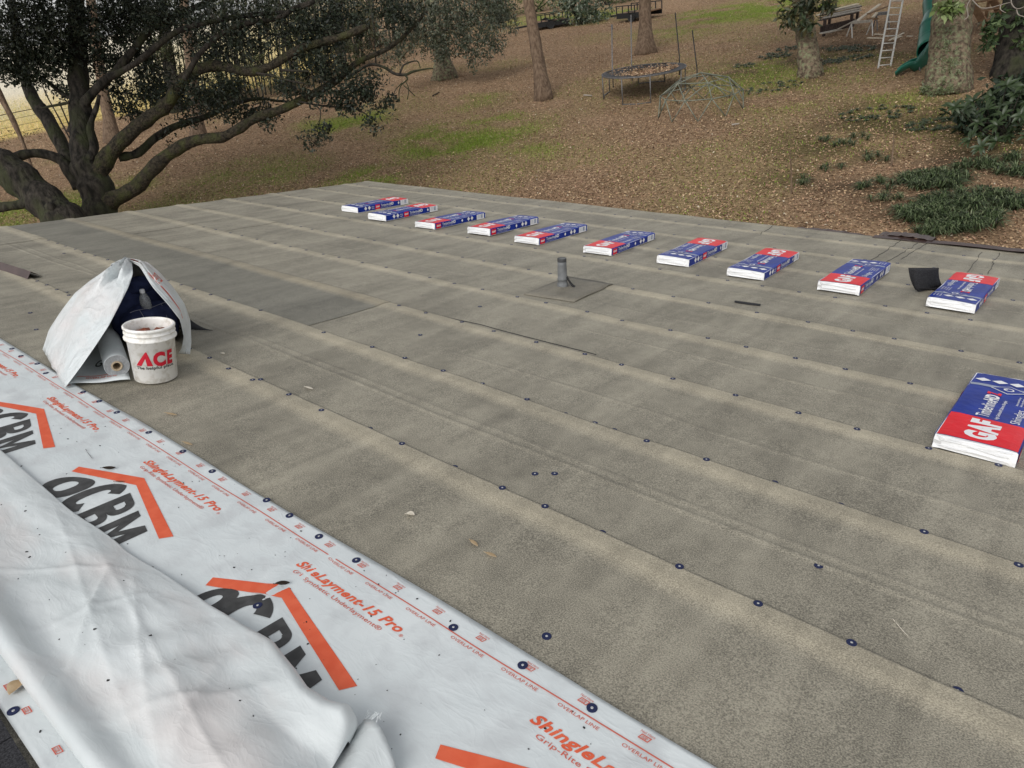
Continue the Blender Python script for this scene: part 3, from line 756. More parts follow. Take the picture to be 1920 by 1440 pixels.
# ------------------------------------------------------------------ shingle bundles
LB, WB, HB = 1.02, .332, .076
def bundle_top(x, y):                                        # gently sagging top
    e = min(x+WB/2, WB/2-x, .03)/.03
    return HB-.006*(1-min(1, max(0, e)))**2+.004*math.sin(y*7+1)*math.sin(x*9+.5)
def make_bundle():
    b = roof_empty('shingle_bundle', 0, 0)
    mb = MB(); P = []
    ys = [-.012, 0.0, .008]+list(np.linspace(.05, LB-.05, 18))+[LB-.008, LB, LB+.012]
    for iy, y in enumerate(ys):
        end = iy in (0, len(ys)-1); k = .80 if end else (.965 if iy in (1, len(ys)-2) else 1.)
        row = []
        prof = [(-.5, .0), (-.5, .3), (-.5, .62), (-.495, .93), (-.47, 1), (-.3, 1), (-.1, 1), (.1, 1), (.3, 1), (.47, 1), (.495, .93), (.5, .62), (.5, .3), (.5, .0)]
        for q, (px, pz) in enumerate(prof):
            x = px*WB*(k if end else 1); z = pz*HB if pz < 1 else bundle_top(px*WB, y)
            if end: z = HB*.5+(z-HB*.5)*.82
            row.append((x, y+(random.uniform(-.006, .006) if end or iy in (1, len(ys)-2) else 0), z+.004))
        P.append(row)
    mb.grid(P)
    nr = 14; n = len(ys)
    mb.f.append(tuple(range(nr))); mb.mi.append(0); mb.f.append(tuple((n-1)*nr+j for j in range(nr))[::-1]); mb.mi.append(0)
    mb.build('bundle_body', MT['wrap_white'], b, smooth=False)
    for z in (.030, .058):                              # folds of the white end flaps
        for y0, sg in ((-.013, -1), (LB+.013, 1)):
            m2 = MB(); m2.tube([(x, y0+sg*(.002+.004*math.sin(x*23+z*99)), z+.004*math.sin(x*17+z*50)) for x in np.linspace(-.14, .14, 9)], [.001]+[.0030]*7+[.001], 5)
            m2.build('end_fold', MT['wrap_white'], b, smooth=True)
    def cover(name, y0, y1, m, lift, wrap=True, x0=-.5, x1=.5):
        prof = []
        if wrap: prof += [(-.5, .06), (-.5, .5), (-.5, .9)]
        prof += [(q, None) for q in np.linspace(max(x0, -.485), min(x1, .485), 10)]
        if wrap: prof += [(.5, .9), (.5, .5), (.5, .06)]
        P = []
        for y in np.linspace(y0, y1, 26):
            row = []
            for px, pz in prof:
                if pz is None: x = px*WB; z = bundle_top(x, y)+.004+lift
                else: x = px*(WB+2*lift); z = pz*HB+.004
                row.append((x, y, z))
            P.append(row)
        m2 = MB(); m2.grid(P); return m2.build(name, m, b, smooth=False)
    cover('blue_wrapper', .012, LB-.006, MT['blue'], .0016)
    cover('red_panel', .014, .325, MT['red'], .0028, False, -.49, .49)
    # grey stripe, diamonds, emblem on the top
    zt = lambda x, y, l: bundle_top(x, y)+.004+l
    def flat(name, polys, m, l=.0042):
        m2 = MB()
        for p in polys: m2.add([(x, y, zt(x, y, l)) for x, y in p], [tuple(range(len(p)))])
        return m2.build(name, m, b)
    flat('grey_stripe', [[(-.16+i*.04, .80+.000*i, ), (-.12+i*.04, .80), (-.12+i*.04, .836), (-.16+i*.04, .836)] for i in range(8)], MT['grey_ink'], .0032)
    dia = lambda x, y, a_, c_: [(x-a_, y), (x, y-c_), (x+a_, y), (x, y+c_)]
    flat('white_diamonds', [dia(-.115, .905, .038, .030), dia(-.035, .905, .038, .030), dia(.045, .905, .038, .030)], MT['white_ink'])
    flat('emblem', [dia(.02, .80, .085, .062)], MT['white_ink'], .0040)
    flat('emblem', [dia(.02, .80, .076, .054)], MT['blue'], .0052)
    m2 = MB()
    for i in range(14):
        a0_, a1_ = i*math.tau/14, (i+1)*math.tau/14
        m2.add([(.02+r_*math.cos(t_), .80+r_*math.sin(t_), zt(.02, .80, .0064)) for r_, t_ in ((.024, a0_), (.024, a1_), (.017, a1_), (.017, a0_))], [(0, 1, 2, 3)])
    put_text(m2, 'G', (.012, .791, zt(.02, .8, .0064)), (0, 1, 0), (-1, 0, 0), .018, .018, bold=.02)
    m2.build('emblem', MT['white_ink'], b)
    def toptext(name, s, x, y, wd, ht, m, bold=0., shear=0., l=.0046):
        m2 = MB(); put_text(m2, s, (x, y, 0), (0, 1, 0), (-1, 0, 0), wd, ht, bold, shear)
        cut_grid(m2, .06, (-.2, 0), (.2, LB)); m2.v = [(p[0], p[1], zt(p[0], p[1], l)) for p in m2.v]
        return m2.build(name, m, b)
    toptext('brand_lettering', 'GAF', .055, .045, .25, .115, MT['white_ink'], .06)
    toptext('product_lettering', 'Timberline', -.005, .345, .235, .058, MT['white_ink'], .012)
    toptext('product_lettering', 'HD', -.005, .585, .095, .058, MT['white_ink'], .05)
    toptext('product_lettering', 'Z', -.005, .685, .042, .058, MT['red'], .05)
    toptext('small_lettering', 'High Definition\u00ae Lifetime Shingles', .035, .345, .29, .015, MT['white_ink'], .01)
    toptext('small_lettering', 'Shingles', .125, .34, .21, .042, MT['white_ink'], .0)
    for i, wd in enumerate((.13, .12, .10, .12)): toptext('small_lettering', 'Lifetime Limited Warranty', .085+i*.018, .60, wd, .010, MT['white_ink'], .01)
    for i, wd in enumerate((.09, .08, .09)): toptext('small_lettering', 'See wrapper for details', .10+i*.022, .87, wd, .011, MT['white_ink'], .02)
    # long sides
    for sg in (1, -1):
        X_ = sg*(WB/2+.0036)
        yd = (0, sg, 0)
        def side_rect(name, ya, yb, za, zb, m, l=0.):
            m2 = MB(); m2.add([(X_+sg*l, ya, za), (X_+sg*l, yb, za), (X_+sg*l, yb, zb), (X_+sg*l, ya, zb)], [(0, 1, 2, 3)]); return m2.build(name, m, b)
        def side_text(name, s, y, z, wd, ht, m, bold=0.):
            m2 = MB(); put_text(m2, s, (X_+sg*.0012, y, z), yd, (0, 0, 1), wd, ht, bold); return m2.build(name, m, b)
        def side_dia(y, z, a_, c_):
            m2 = MB(); m2.add([(X_+sg*.0012, y-a_, z), (X_+sg*.0012, y, z-c_), (X_+sg*.0012, y+a_, z), (X_+sg*.0012, y, z+c_)], [(0, 1, 2, 3)]); m2.build('white_diamonds', MT['white_ink'], b)
        # sg=+1: seen with the red end nearest; sg=-1: seen with the red end farthest (reads from y=LB down)
        o0 = (lambda a_: a_) if sg == 1 else (lambda a_: LB-a_)
        if sg == 1:
            ra, ta, ea, d1, d2, wa = .03, .145, .50, .66, .73, .83
        else:
            ra, ta, ea, d1, d2, wa = .34, .45, .78, .15, .22, .85
        side_rect('red_square', o0(ra), o0(ra+.09), .010, .073, MT['red'])
        side_text('brand_lettering', 'GAF', o0(ra+.01), .034, .07, .022, MT['white_ink'], .05)
        side_text('product_lettering', 'Timberline', o0(ta), .036, .175, .036, MT['white_ink'], .004)
        side_text('product_lettering', 'HD', o0(ta+.18), .036, .075, .036, MT['white_ink'], .045)
        side_text('small_lettering', 'High Definition Lifetime Shingles', o0(ta), .020, .20, .008, MT['white_ink'], .0)
        side_dia(o0(ea+.03), .045, .018, .022)
        side_dia(o0(d1), .046, .028, .029); side_dia(o0(d2), .046, .028, .029)
        if sg == -1:
            side_text('small_lettering', 'HDZ 33.3', o0(.265), .046, .05, .014, MT['white_ink'], .02); side_text('small_lettering', 'sq ft', o0(.265), .026, .05, .012, MT['white_ink'], .02)
        side_rect('white_label', o0(wa), o0(wa+.155), .006, .076, MT['white_ink'], .0006)
        m2 = MB()
        for i in range(9):
            y = wa+.085+i*.005; m2.box((X_+sg*.0012, o0(y), .045), (.0008, .0022 if i % 3 else .004, .05))
        for i in range(3): m2.box((X_+sg*.0012, o0(wa+.04), .03+i*.016), (.0008, .05, .004))
        m2.build('label_print', MT['grey_ink'], b)
    return b
proto = make_bundle()
BL = [((672, 400), 5, 1, 'shingle bundle farthest up left in the row, red end away, beside the roof corner'),
      ((725, 416), 5, 1, 'second shingle bundle from the far left of the row, overlapping the farthest one'),
      ((775+40, 431), 4, 0, 'third shingle bundle from the left, first with its red end facing near'),
      ((918, 444), 4, 0, 'fourth shingle bundle from the left in the row, red end near'),
      ((1010, 461), 4, 0, 'fifth shingle bundle from the left, behind and left of the vent pipe'),
      ((1146, 482), 5, 0, 'sixth shingle bundle from the left, just right behind the vent pipe'),
      ((1292, 502), 5, 1, 'seventh shingle bundle from the left, red end facing the yard under the dome climber'),
      ((1432, 527), 4, 1, 'eighth shingle bundle from the left, red end away, left of the small black slit'),
      ((1610, 557), 2, 0, 'ninth shingle bundle, red end near, left of the bent black sheet'),
      ((1827, 590), 0, 1, 'tenth shingle bundle, far right of the row, with a black sheet leaning on it'),
      ((1902, 880), 0, 0, 'single large shingle bundle apart from the row at the right edge, GAF end near')]
for i, (px, ang, flip, lab) in enumerate(BL):
    o = proto if i == 0 else copy_tree(proto)
    p = roofpt(*px); a_ = math.radians(ang); dx, dy = Vector((math.cos(a_), math.sin(a_))), Vector((-math.sin(a_), math.cos(a_)))
    base = Vector((p[0], p[1]))-dx*WB/2
    if flip: base = base+dy*LB; a_ += math.pi
    hh = max(roof_h(base.x, base.y), roof_h(base.x+dy.x*.5, base.y+dy.y*.5))
    o.location = Vector(r2w(base.x, base.y, hh)); o.rotation_euler = (Matrix.Rotation(-TH, 4, 'X') @ Matrix.Rotation(a_, 4, 'Z')).to_euler()
    o.scale = (random.uniform(.985, 1.015), random.uniform(.985, 1.015), random.uniform(.93, 1.06))
    tag(o, lab, 'shingle bundle', 'blue and red wrapped shingle bundles on the roof')

# ------------------------------------------------------------------ bucket
bc = roofpt(294, 710)
bk = roof_empty('bucket', bc[0], bc[1], .012, 0, Matrix.Rotation(.07, 4, Vector((-.65, .75, 0))))
tag(bk, 'dirty white plastic bucket with red ACE lettering standing before the tarp', 'bucket')
rB, rT, hB = .119, .133, .338
mb = MB(); pr = [(.001, .0), (rB-.006, .0), (rB, .006), (rB+(rT-rB)*.80, hB*.76)]
pr += [(rT+.010, hB*.77), (rT+.011, hB*.80), (rT+.001, hB*.81), (rT+.001, hB*.865), (rT+.007, hB*.87), (rT+.007, hB*.89), (rT+.001, hB*.895), (rT+.002, hB*.945), (rT+.008, hB*.95), (rT+.009, hB*.985), (rT+.004, hB), (rT-.004, hB), (rT-.006, hB*.96), (rT-.010, hB*.5), (rT-.013, hB*.42)]
mb.lathe(pr, 40); mb.build('bucket_body', MT['bucket'], bk, smooth=True)
def wrap(mb, ang0, z0, k):                                   # wrap flat print round the bucket wall
    out = []
    for x, y, _ in mb.v:
        z = z0+y; r_ = rB+(rT-rB)*.80*(z/(hB*.76))+.0016; a_ = ang0+x/r_
        out.append((r_*math.cos(a_), r_*math.sin(a_), z))
    mb.v = out; return mb
vd = np.array([-bc[0], -bc[1]]); fa = math.atan2(vd[1], vd[0])
mb = MB()
tri = lambda pts: mb.add([(x, y, 0) for x, y in pts], [tuple(range(len(pts)))])
tri([(-.118, 0), (-.052, .088), (-.048, .062), (-.085, 0)]); tri([(-.046, .088), (-.020, 0), (-.052, 0), (-.058, .055)]); tri([(-.052, .088), (-.046, .088), (-.054, .05), (-.058, .055)])
put_text(mb, 'C', (-.016, .0, 0), (1, 0, 0), (.0, 1, 0), .070, .080, .06, .0); put_text(mb, 'E', (.060, .0, 0), (1, 0, 0), (.0, 1, 0), .046, .080, .055, .15)
cut_grid(mb, .012, (-.15, -.05), (.15, .1), (0,)); wrap(mb, fa+.07, .118, 1); mb.build('red_lettering', MT['ace'], bk)
mb = MB(); put_text(mb, 'The helpful place.', (-.118, 0, 0), (1, 0, 0), (0, 1, 0), .225, .019, .016); cut_grid(mb, .012, (-.15, -.05), (.15, .1), (0,)); wrap(mb, fa+.07, .096, 1); mb.build('slogan', MT['black_ink'], bk)
for i, (x, y, r_) in enumerate([(.02, .03, .06), (-.05, -.01, .055), (.05, -.05, .05), (-.02, .07, .045)]):
    g_ = empty('leather_scrap', bk.matrix_basis @ Vector((x, y, hB*.80)), bk.rotation_euler); mb = MB()
    pts = []
    for a_ in range(10):
        row = []
        for b_ in range(7):
            t_, p_ = a_/9*math.tau, b_/6*math.pi
            rr = r_*(1+.25*math.sin(3*t_+i)+.15*math.sin(5*p_+i*2)); row.append((rr*math.sin(p_)*math.cos(t_), rr*math.sin(p_)*math.sin(t_)*.8, rr*.45*math.cos(p_)))
        pts.append(row)
    mb.grid(pts); o = mb.build('leather_scrap', MT['rust'], None, smooth=True); o.location = g_.location; o.rotation_euler = g_.rotation_euler; bpy.data.objects.remove(g_)
    o.name = 'leather_scrap'
    tag(o, ['reddish brown crumpled piece in the middle of the white bucket', 'reddish brown piece at the left inside the white bucket', 'reddish brown piece at the near right inside the white bucket', 'smaller reddish brown piece at the back of the white bucket'][i], 'leather scrap', 'rust red pieces in the bucket')
mb = MB(); mb.lathe([(.001, hB*.70), (rT-.012, hB*.70)], 24); mb.build('bucket_filling', MT['black'], bk)

# ------------------------------------------------------------------ underlayment roll with its printed tail, tarp, bag, bottle
re0, re1 = roofpt(229, 712), roofpt(197, 622)
re0 = np.array([re0[0]-.03, re0[1], 0]); dr = np.array([re1[0]-re0[0], re1[1]-re0[1], 0]); dr = dr/np.linalg.norm(dr); ra = math.atan2(dr[1], dr[0])
roll = roof_empty('underlayment_roll', re0[0], re0[1], .012, ra)
tag(roll, 'partly used roll of pale underlayment on a cardboard core left of the bucket', 'roll')
RR = .070; LR = 1.12
mb = MB(); prof = []
for x, r_ in ((0, RR-.002), (.004, RR), (LR-.004, RR), (LR, RR-.002)): prof.append((x, r_))
P = [[(x, r_*math.cos(a_), RR+r_*math.sin(a_)) for a_ in np.linspace(0, math.tau, 29)] for x, r_ in prof]
mb.grid(P); mb.build('rolled_sheet', MT['white_sheet'], roll, smooth=True)
mb = MB()
for x in (0.0015, LR-.0015):
    mb = MB()
    for r0_, r1_ in ((.030, .044), (.044, .058), (.058, RR-.002)):
        mb.grid([[(x-(.002 if r_ == r1_ else 0), r_*math.cos(a_), RR+r_*math.sin(a_)) for a_ in np.linspace(0, math.tau, 29)] for r_ in (r0_, r1_)])
    mb.build('wound_layers', MT['roll_end'], roll)
mb = MB(); mb.grid([[(x, r_*math.cos(a_), RR+r_*math.sin(a_)) for a_ in np.linspace(0, math.tau, 21)] for x, r_ in ((LR, .030), (-.006, .031), (-.007, .030), (-.007, .022), (-.004, .021), (LR, .021))])
mb.build('cardboard_core', MT['cardboard'], roll, smooth=True)
# the tail lies on the roof, local frame of the roof
tail = empty('underlayment_tail', (0, 0, Z0), (-TH, 0, 0)); tag(tail, 'printed end of underlayment lying on the felt under the white tarp', 'underlayment')
c0, c1, c2, c3 = roofpt(124, 727), roofpt(246, 718), np.array([-5.35, 1.80, 0]), np.array([-5.25, 1.55, 0])
def tailpt(s_, t_, l=0.): e = (c0*(1-s_)+c1*s_)*(1-t_)+(c3*(1-s_)+c2*s_)*t_; return (e[0], e[1], .022+.004*math.sin(s_*9+t_*4)+l+roof_h(e[0], e[1])*.3)
mb = MB(); mb.grid([[tailpt(i/12, j/14) for j in range(15)] for i in range(13)]); mb.build('membrane', MT['white_sheet'], tail, smooth=True, solid=.0015)
def tail_text(name, s, s0, t0, wd, ht, m, bold, shear=0., rev=False):
    m2 = MB(); put_text(m2, s, (0, 0, 0), (1, 0, 0), (0, 1, 0), wd, ht, bold, shear); cut_grid(m2, .04, (0, -.05), (1, .3))
    m2.v = [tailpt(s0+x, t0+y, .003) for x, y, _ in m2.v]; m2.build(name, m, tail)
tail_text('script_lettering', 'Grand', .42, .30, .62, .12, MT['charcoal'], .02, .4)
tail_text('orange_title', 'Grip', .64, .17, .3, .09, MT['orange_line'], .02)
tail_text('orange_title', 'Layment', .55, .52, .42, .06, MT['orange'], .04); tail_text('orange_title', 'Pro', .6, .72, .3, .06, MT['orange'], .04)
tail_text('orange_subtitle', 'OVERLAP LINE', .30, .07, .5, .03, MT['orange_line'], .02)
m2 = MB(); m2.grid([[tailpt(.15+.72*i/10, .115, .003), tailpt(.15+.72*i/10, .125, .003)] for i in range(11)]); m2.build('overlap_line', MT['orange_line'], tail)

# tarp: a sheet pitched over the bag; front lip, back outline, lofted with folds
def rp(px, py, n): return roofpt(px, py, n)
front = [(122, 727, .02), (150, 690, .13), (178, 650, .235), (203, 612, .33), (224, 572, .42), (241, 538, .49), (249, 514, .53), (247, 491, .56), (262, 500, .545), (284, 536, .47), (316, 572, .37), (338, 600, .28), (345, 632, .17), (341, 652, .10), (334, 663, .04)]
back = [(80, 655, .02), (92, 618, .13), (114, 584, .24), (140, 550, .34), (168, 527, .42), (190, 512, .47), (207, 499, .51), (241, 487, .545), (278, 492, .53), (300, 511, .47), (326, 540, .37), (346, 570, .28), (357, 602, .17), (359, 640, .08), (356, 664, .02)]
def resamp(pts, n):
    A = np.array([rp(*p) for p in pts]); t = np.linspace(0, len(A)-1, n)
    return np.stack([np.interp(t, range(len(A)), A[:, i]) for i in range(3)], 1)
Fp, Bp = resamp(front, 61), resamp(back, 61)
# the far side of the tent stands behind the lip
shift = np.array([np.array([-.28, .10, 0])*math.sin(math.pi*min(1, i/60*1.0))**.6 for i in range(61)])
org = r2w(-4.9, 1.8, 0)
tarp = empty('tarp', (0, 0, Z0), (-TH, 0, 0)); tag(tarp, 'white underlayment sheet pitched like a tent over a dark bag behind the bucket', 'tarp')
P = []
nk = 22
for i in range(61):
    row = []; s_ = i/60
    for j in range(nk+1):
        t_ = j/nk
        A_ = Fp[i]*(1-t_)+Bp[i]*t_
        bulge = math.sin(math.pi*t_)*.055*math.sin(math.pi*s_)**.5
        peak = math.exp(-((s_-.46)/.14)**2)
        crum = (fbm(s_*7, t_*5, 51, 1.6, 3)-.5)*.13*(.3+peak*1.6)*math.sin(math.pi*t_)+.030*math.sin(t_*17+s_*7)*(peak+.10)*math.sin(math.pi*t_)
        row.append((A_[0]+bulge*.6+crum, A_[1]-bulge*.5-crum*.7, A_[2]+bulge*.5+crum*.5))
    P.append(row)
# back wall of the tent closes down to the roof behind the outline
for i in range(61):
    b_ = np.array(P[i][-1])
    for q in (.25, .5, .75, 1.0):
        P[i].append((b_[0]-.42*q*math.sin(math.pi*(i/60))**.5, b_[1]+.16*q*math.sin(math.pi*(i/60))**.5, max(.015, b_[2]*(1-q**1.7)))
                    )
mb = MB(); mb.grid(P); mb.build('sheet', MT['tarp_sheet'], tarp, smooth=True, solid=.0015)
def on_tarp(s_, t_, l=.003):
    i = min(59, max(0, int(s_*60))); j = min(nk-1, max(0, int(t_*nk))); fi, fj = s_*60-i, t_*nk-j
    p = [np.array(P[a_][b_]) for a_, b_ in ((i, j), (i+1, j), (i, j+1), (i+1, j+1))]
    e = (p[0]*(1-fi)+p[1]*fi)*(1-fj)+(p[2]*(1-fi)+p[3]*fi)*fj
    nrm = np.cross(p[1]-p[0], p[2]-p[0]); nrm /= np.linalg.norm(nrm)+1e-9
    if nrm @ (np.array([0, 0, HC])-e) < 0: nrm = -nrm
    return tuple(e+nrm*l)
mb = MB(); mb.grid([[on_tarp(s_, .42), on_tarp(s_, .50)] for s_ in np.linspace(.62, .82, 16)]); mb.build('overlap_line', MT['orange_line'], tarp)
for s0_ in (.515, .635):
    m2 = MB(); nail_mark(m2, 0, 0, 1., False); m2.v = [on_tarp(s0_+y*2.2, .45+x*9, .004) for x, y, _ in m2.v]; m2.build('nail_mark', MT['orange_line'], tarp)
# bag
bg0 = roofpt(288, 655); bag = roof_empty('backpack', -4.98, 1.86, .012, .2)
tag(bag, 'dark navy backpack half hidden under the white tarp behind the bucket', 'bag')
def blob(c, r, p=2.4, seed=0, wob=.06, nu=28, nv=18):
    rows = []
    for i in range(nv+1):
        ph = -math.pi/2+math.pi*i/nv; row = []
        for j in range(nu+1):
            th = math.tau*j/nu
            sg = lambda w_, m_: math.copysign(abs(w_)**m_, w_)
            e = 2/p
            x = sg(math.cos(ph), e)*sg(math.cos(th), e); y = sg(math.cos(ph), e)*sg(math.sin(th), e); z = sg(math.sin(ph), e)
            k = 1+wob*(math.sin(3*th+seed)*math.cos(2*ph)+.6*math.sin(5*ph+2*th+seed*2))
            row.append((c[0]+r[0]*x*k, c[1]+r[1]*y*k, c[2]+r[2]*z*k))
        rows.append(row)
    return rows
mb = MB(); mb.grid(blob((0, -.01, .21), (.13, .19, .215), 2.4, 1)); mb.build('main_compartment', MT['navy'], bag, smooth=True)
mb = MB(); mb.grid(blob((.12, -.02, .15), (.10, .19, .14), 3.0, 2.2, .05)); mb.build('front_pocket', MT['navy'], bag, smooth=True)
mb = MB(); mb.grid(blob((.03, .0, .40), (.10, .11, .05), 2.4, 3.1, .1)); mb.build('top_flap', MT['navy'], bag, smooth=True)
mb = MB()
for y in (-.13, -.07, .03): mb.tube([(.220, y, .06), (.222, y, .16), (.212, y, .24), (.185, y, .28)], .0016, 4)
mb.tube([(.19, y, .278+.004*math.sin(y*30)) for y in np.linspace(-.20, .17, 12)], .0018, 4)
mb.build('seam_stitching', MT['stitch'], bag)
mb = MB(); mb.tube([(.10, .10, .36), (.19, .13, .30), (.21, .14, .16), (.20, .15, .04)], [.018]*4, 6); mb.build('strap', MT['black'], bag, smooth=True)
bt = bag.matrix_basis @ Vector((.16, -.055, .22))
bottle = empty('water_bottle', bt, (-TH+.1, .1, 0)); tag(bottle, 'clear plastic water bottle standing in the pocket of the navy backpack', 'bottle')
mb = MB(); mb.lathe([(.001, 0), (.03, 0), (.033, .01), (.033, .10), (.031, .12), (.022, .145), (.014, .158), (.014, .17)], 20); mb.build('bottle_body', MT['clear'], bottle, smooth=True)
mb = MB(); mb.lathe([(.0155, .162), (.0155, .182), (.013, .184), (.001, .184)], 16); mb.build('cap', MT['white_ink'], bottle, smooth=True)

# ------------------------------------------------------------------ other loose things on the roof
def roof_sheet(name, P, m, label, cat, solid=.004):
    c_ = np.mean([q for r_ in P for q in r_], 0); o = empty(name, Vector(r2w(*c_)), (-TH, 0, 0))
    return o, c_
# stack of bent black strips leaning on the tenth bundle
pz = []
bl, br = roofpt(1719, 549), roofpt(1768, 541)
bs = empty('bent_sheet', Vector(r2w(*bl)), (-TH, 0, 0)); tag(bs, 'curled black roofing strips standing up against the left side of the tenth bundle', 'roofing scrap')
tl, tr = rp(1703, 503, .21), rp(1749, 503, .21)
for k in range(3):
    P = []
    for i in range(9):
        t_ = i/8; row = []
        for j in range(6):
            s_ = j/5
            e = (bl*(1-s_)+br*s_)*(1-t_)+(tl*(1-s_)+tr*s_)*t_
            cu = math.sin(math.pi*t_)*.018
            e = e+np.array([-cu*.5+k*.022*t_, -cu-k*.006, k*.004+.004])-bl; e[2] = max(e[2], .012+k*.006); row.append(tuple(e))
        P.append(row)
    if k == 0:
        for j in range(6): P[0][j] = (P[0][j][0]+.01, P[0][j][1], .012)
    mb = MB(); mb.grid(P); mb.build('strip', MT['shingle'], bs, smooth=True, solid=.004)
mb = MB(); P = [[(.0+.02*k_+.28*s_*.7, .0+.25*s_*.55+.12*t_, .012+.03*(1-t_)**2) for t_ in (0, .5, 1)] for k_, s_ in ((0, 0), (0, .3), (0, .6), (0, .8))]
mb.grid(P); mb.build('foot_strip', MT['shingle'], bs, smooth=True, solid=.004)
# a narrow black slit of lifted felt
sl0, sl1 = roofpt(1377, 566), roofpt(1425, 573)
o = empty('black_strip', Vector(r2w(*sl0)), (-TH, 0, 0)); tag(o, 'short narrow black strip lying on the felt below the eighth bundle', 'roofing scrap')
mb = MB(); P = []
for i in range(9):
    t_ = i/8; e = (sl1-sl0)*t_; hgt = roof_h(sl0[0]+e[0], sl0[1]+e[1])+.006; P.append([(e[0]+.01, e[1]-.022*math.sin(math.pi*min(.95, max(.05, t_)))**.15-.002, hgt), (e[0], e[1]+.0, hgt+.004), (e[0], e[1]+.022*math.sin(math.pi*min(.95, max(.05, t_)))**.15+.002, hgt+.003)])
mb.grid(P); mb.build('felt_tongue', MT['pvc_dark'], o, smooth=True, solid=.003)
# black flap beside the tarp
b0 = roofpt(362, 622)
o = empty('black_flap', Vector(r2w(*b0)), (-TH, 0, 0)); tag(o, 'small curled black flap sticking out right of the white tarp', 'roofing scrap')
mb = MB(); mb.grid([[(-.10+.22*t_, .02+.07*t_-.07*s_*(1-t_), .012+.08*(1-t_)**2.2*(1-s_)) for s_ in (0, .5, 1)] for t_ in np.linspace(0, 1, 9)]); mb.build('flap', MT['pvc_dark'], o, smooth=True, solid=.003)
# loose brown drip edge at the left
d1 = roofpt(62, 524); d0 = roofpt(-60, 484)
o = empty('drip_edge_length', Vector(r2w(*d1)), (-TH, 0, 0)); tag(o, 'loose brown metal angle lying on the felt at the left edge', 'metal trim')
dd = (d0-d1); nn = np.array([-dd[1], dd[0], 0])/np.linalg.norm(dd)
if nn[1] < 0: nn = -nn
mb = MB(); mb.grid([[tuple(dd*t_-nn*.045+np.array([0, 0, .012])), tuple(dd*t_+np.array([0, 0, .075])), tuple(dd*t_+nn*.085+np.array([0, 0, .012]))] for t_ in (0, .33, .66, 1)]); mb.build('angle', MT['drip'], o, solid=.002)
# fallen leaves and scraps, each on its own
def small_leaf(px, py, L, ang, label, m='dry_leaf', n=.012, curl=.3, name='fallen_leaf', wid=.32):
    p = roofpt(px, py); base = float(sheet_h(p[0], p[1])) if p[1] < 1.27 else roof_h(p[0], p[1])
    o = roof_empty(name, p[0], p[1], base+.003, ang); mb = MB(); P = []
    for i in range(9):
        t_ = i/8; w_ = wid*math.sin(math.pi*min(1, t_*.96+.04))**.8*L; P.append([((t_-.5)*L, s_*w_*.5, abs(s_)*w_*curl+.18*L*(t_-.5)**2*4*curl+.001) for s_ in (-1, 0, 1)])
    mb.grid(P); mb.tube([(-.5*L, 0, .18*L*curl), (-.68*L, .02*L, .2*L*curl)], .0012, 4); mb.build('blade', MT[m], o, smooth=True, solid=.0006)
    tag(o, label, 'leaf', 'fallen leaves on the roof')
small_leaf(770, 965, .038, .4, 'pale curled leaf on the felt beyond the printed sheet', 'white_scrap', curl=.6, wid=.6)
small_leaf(889, 1019, .052, -.2, 'tan fallen leaf on felt, upper of two close together')
small_leaf(921, 1041, .052, .1, 'tan fallen leaf on felt, lower right of two close together')
small_leaf(322, 778, .085, .3, 'thin tan leaf on the felt below the bucket', wid=.2)
small_leaf(353, 834, .07, .2, 'small tan leaf beside the cap nails of the printed sheet', wid=.2)
small_leaf(34, 1298, .055, -1.0, 'brown leaf on the strip of sheet beside the loose flap', curl=.4, wid=.8)
small_leaf(580, 729, .07, .1, 'pale leaf lying on felt above the first row of cap nails', 'white_scrap', wid=.25)
small_leaf(418, 664, .04, .1, 'tiny white scrap leaf near the bucket', 'white_scrap', wid=.5)
small_leaf(207, 886, .06, .75, 'dark dry leaf standing on the printed sheet by the orange chevron', 'twig', curl=.8, wid=.25)
small_leaf(227, 910, .045, .7, 'narrow brown leaf lying on the orange chevron', 'rust', curl=.5, wid=.2)
small_leaf(532, 1104, .05, .8, 'dark leaf caught in the fold of the sheet at the chevron tip', 'twig', curl=.8, wid=.3)
small_leaf(277, 1074, .05, 1.0, 'dark brown bit at the corner of the folded flap', 'twig', curl=.6, wid=.3)
small_leaf(1690, 1180, .07, -.75, 'thin white thread on the dark felt at the right', 'white_scrap', wid=.04, curl=.1, name='thread')
small_leaf(170, 860, .12, -.12, 'thin grey thread lying across the printed sheet', 'grey_steel', wid=.02, curl=.1, name='thread')

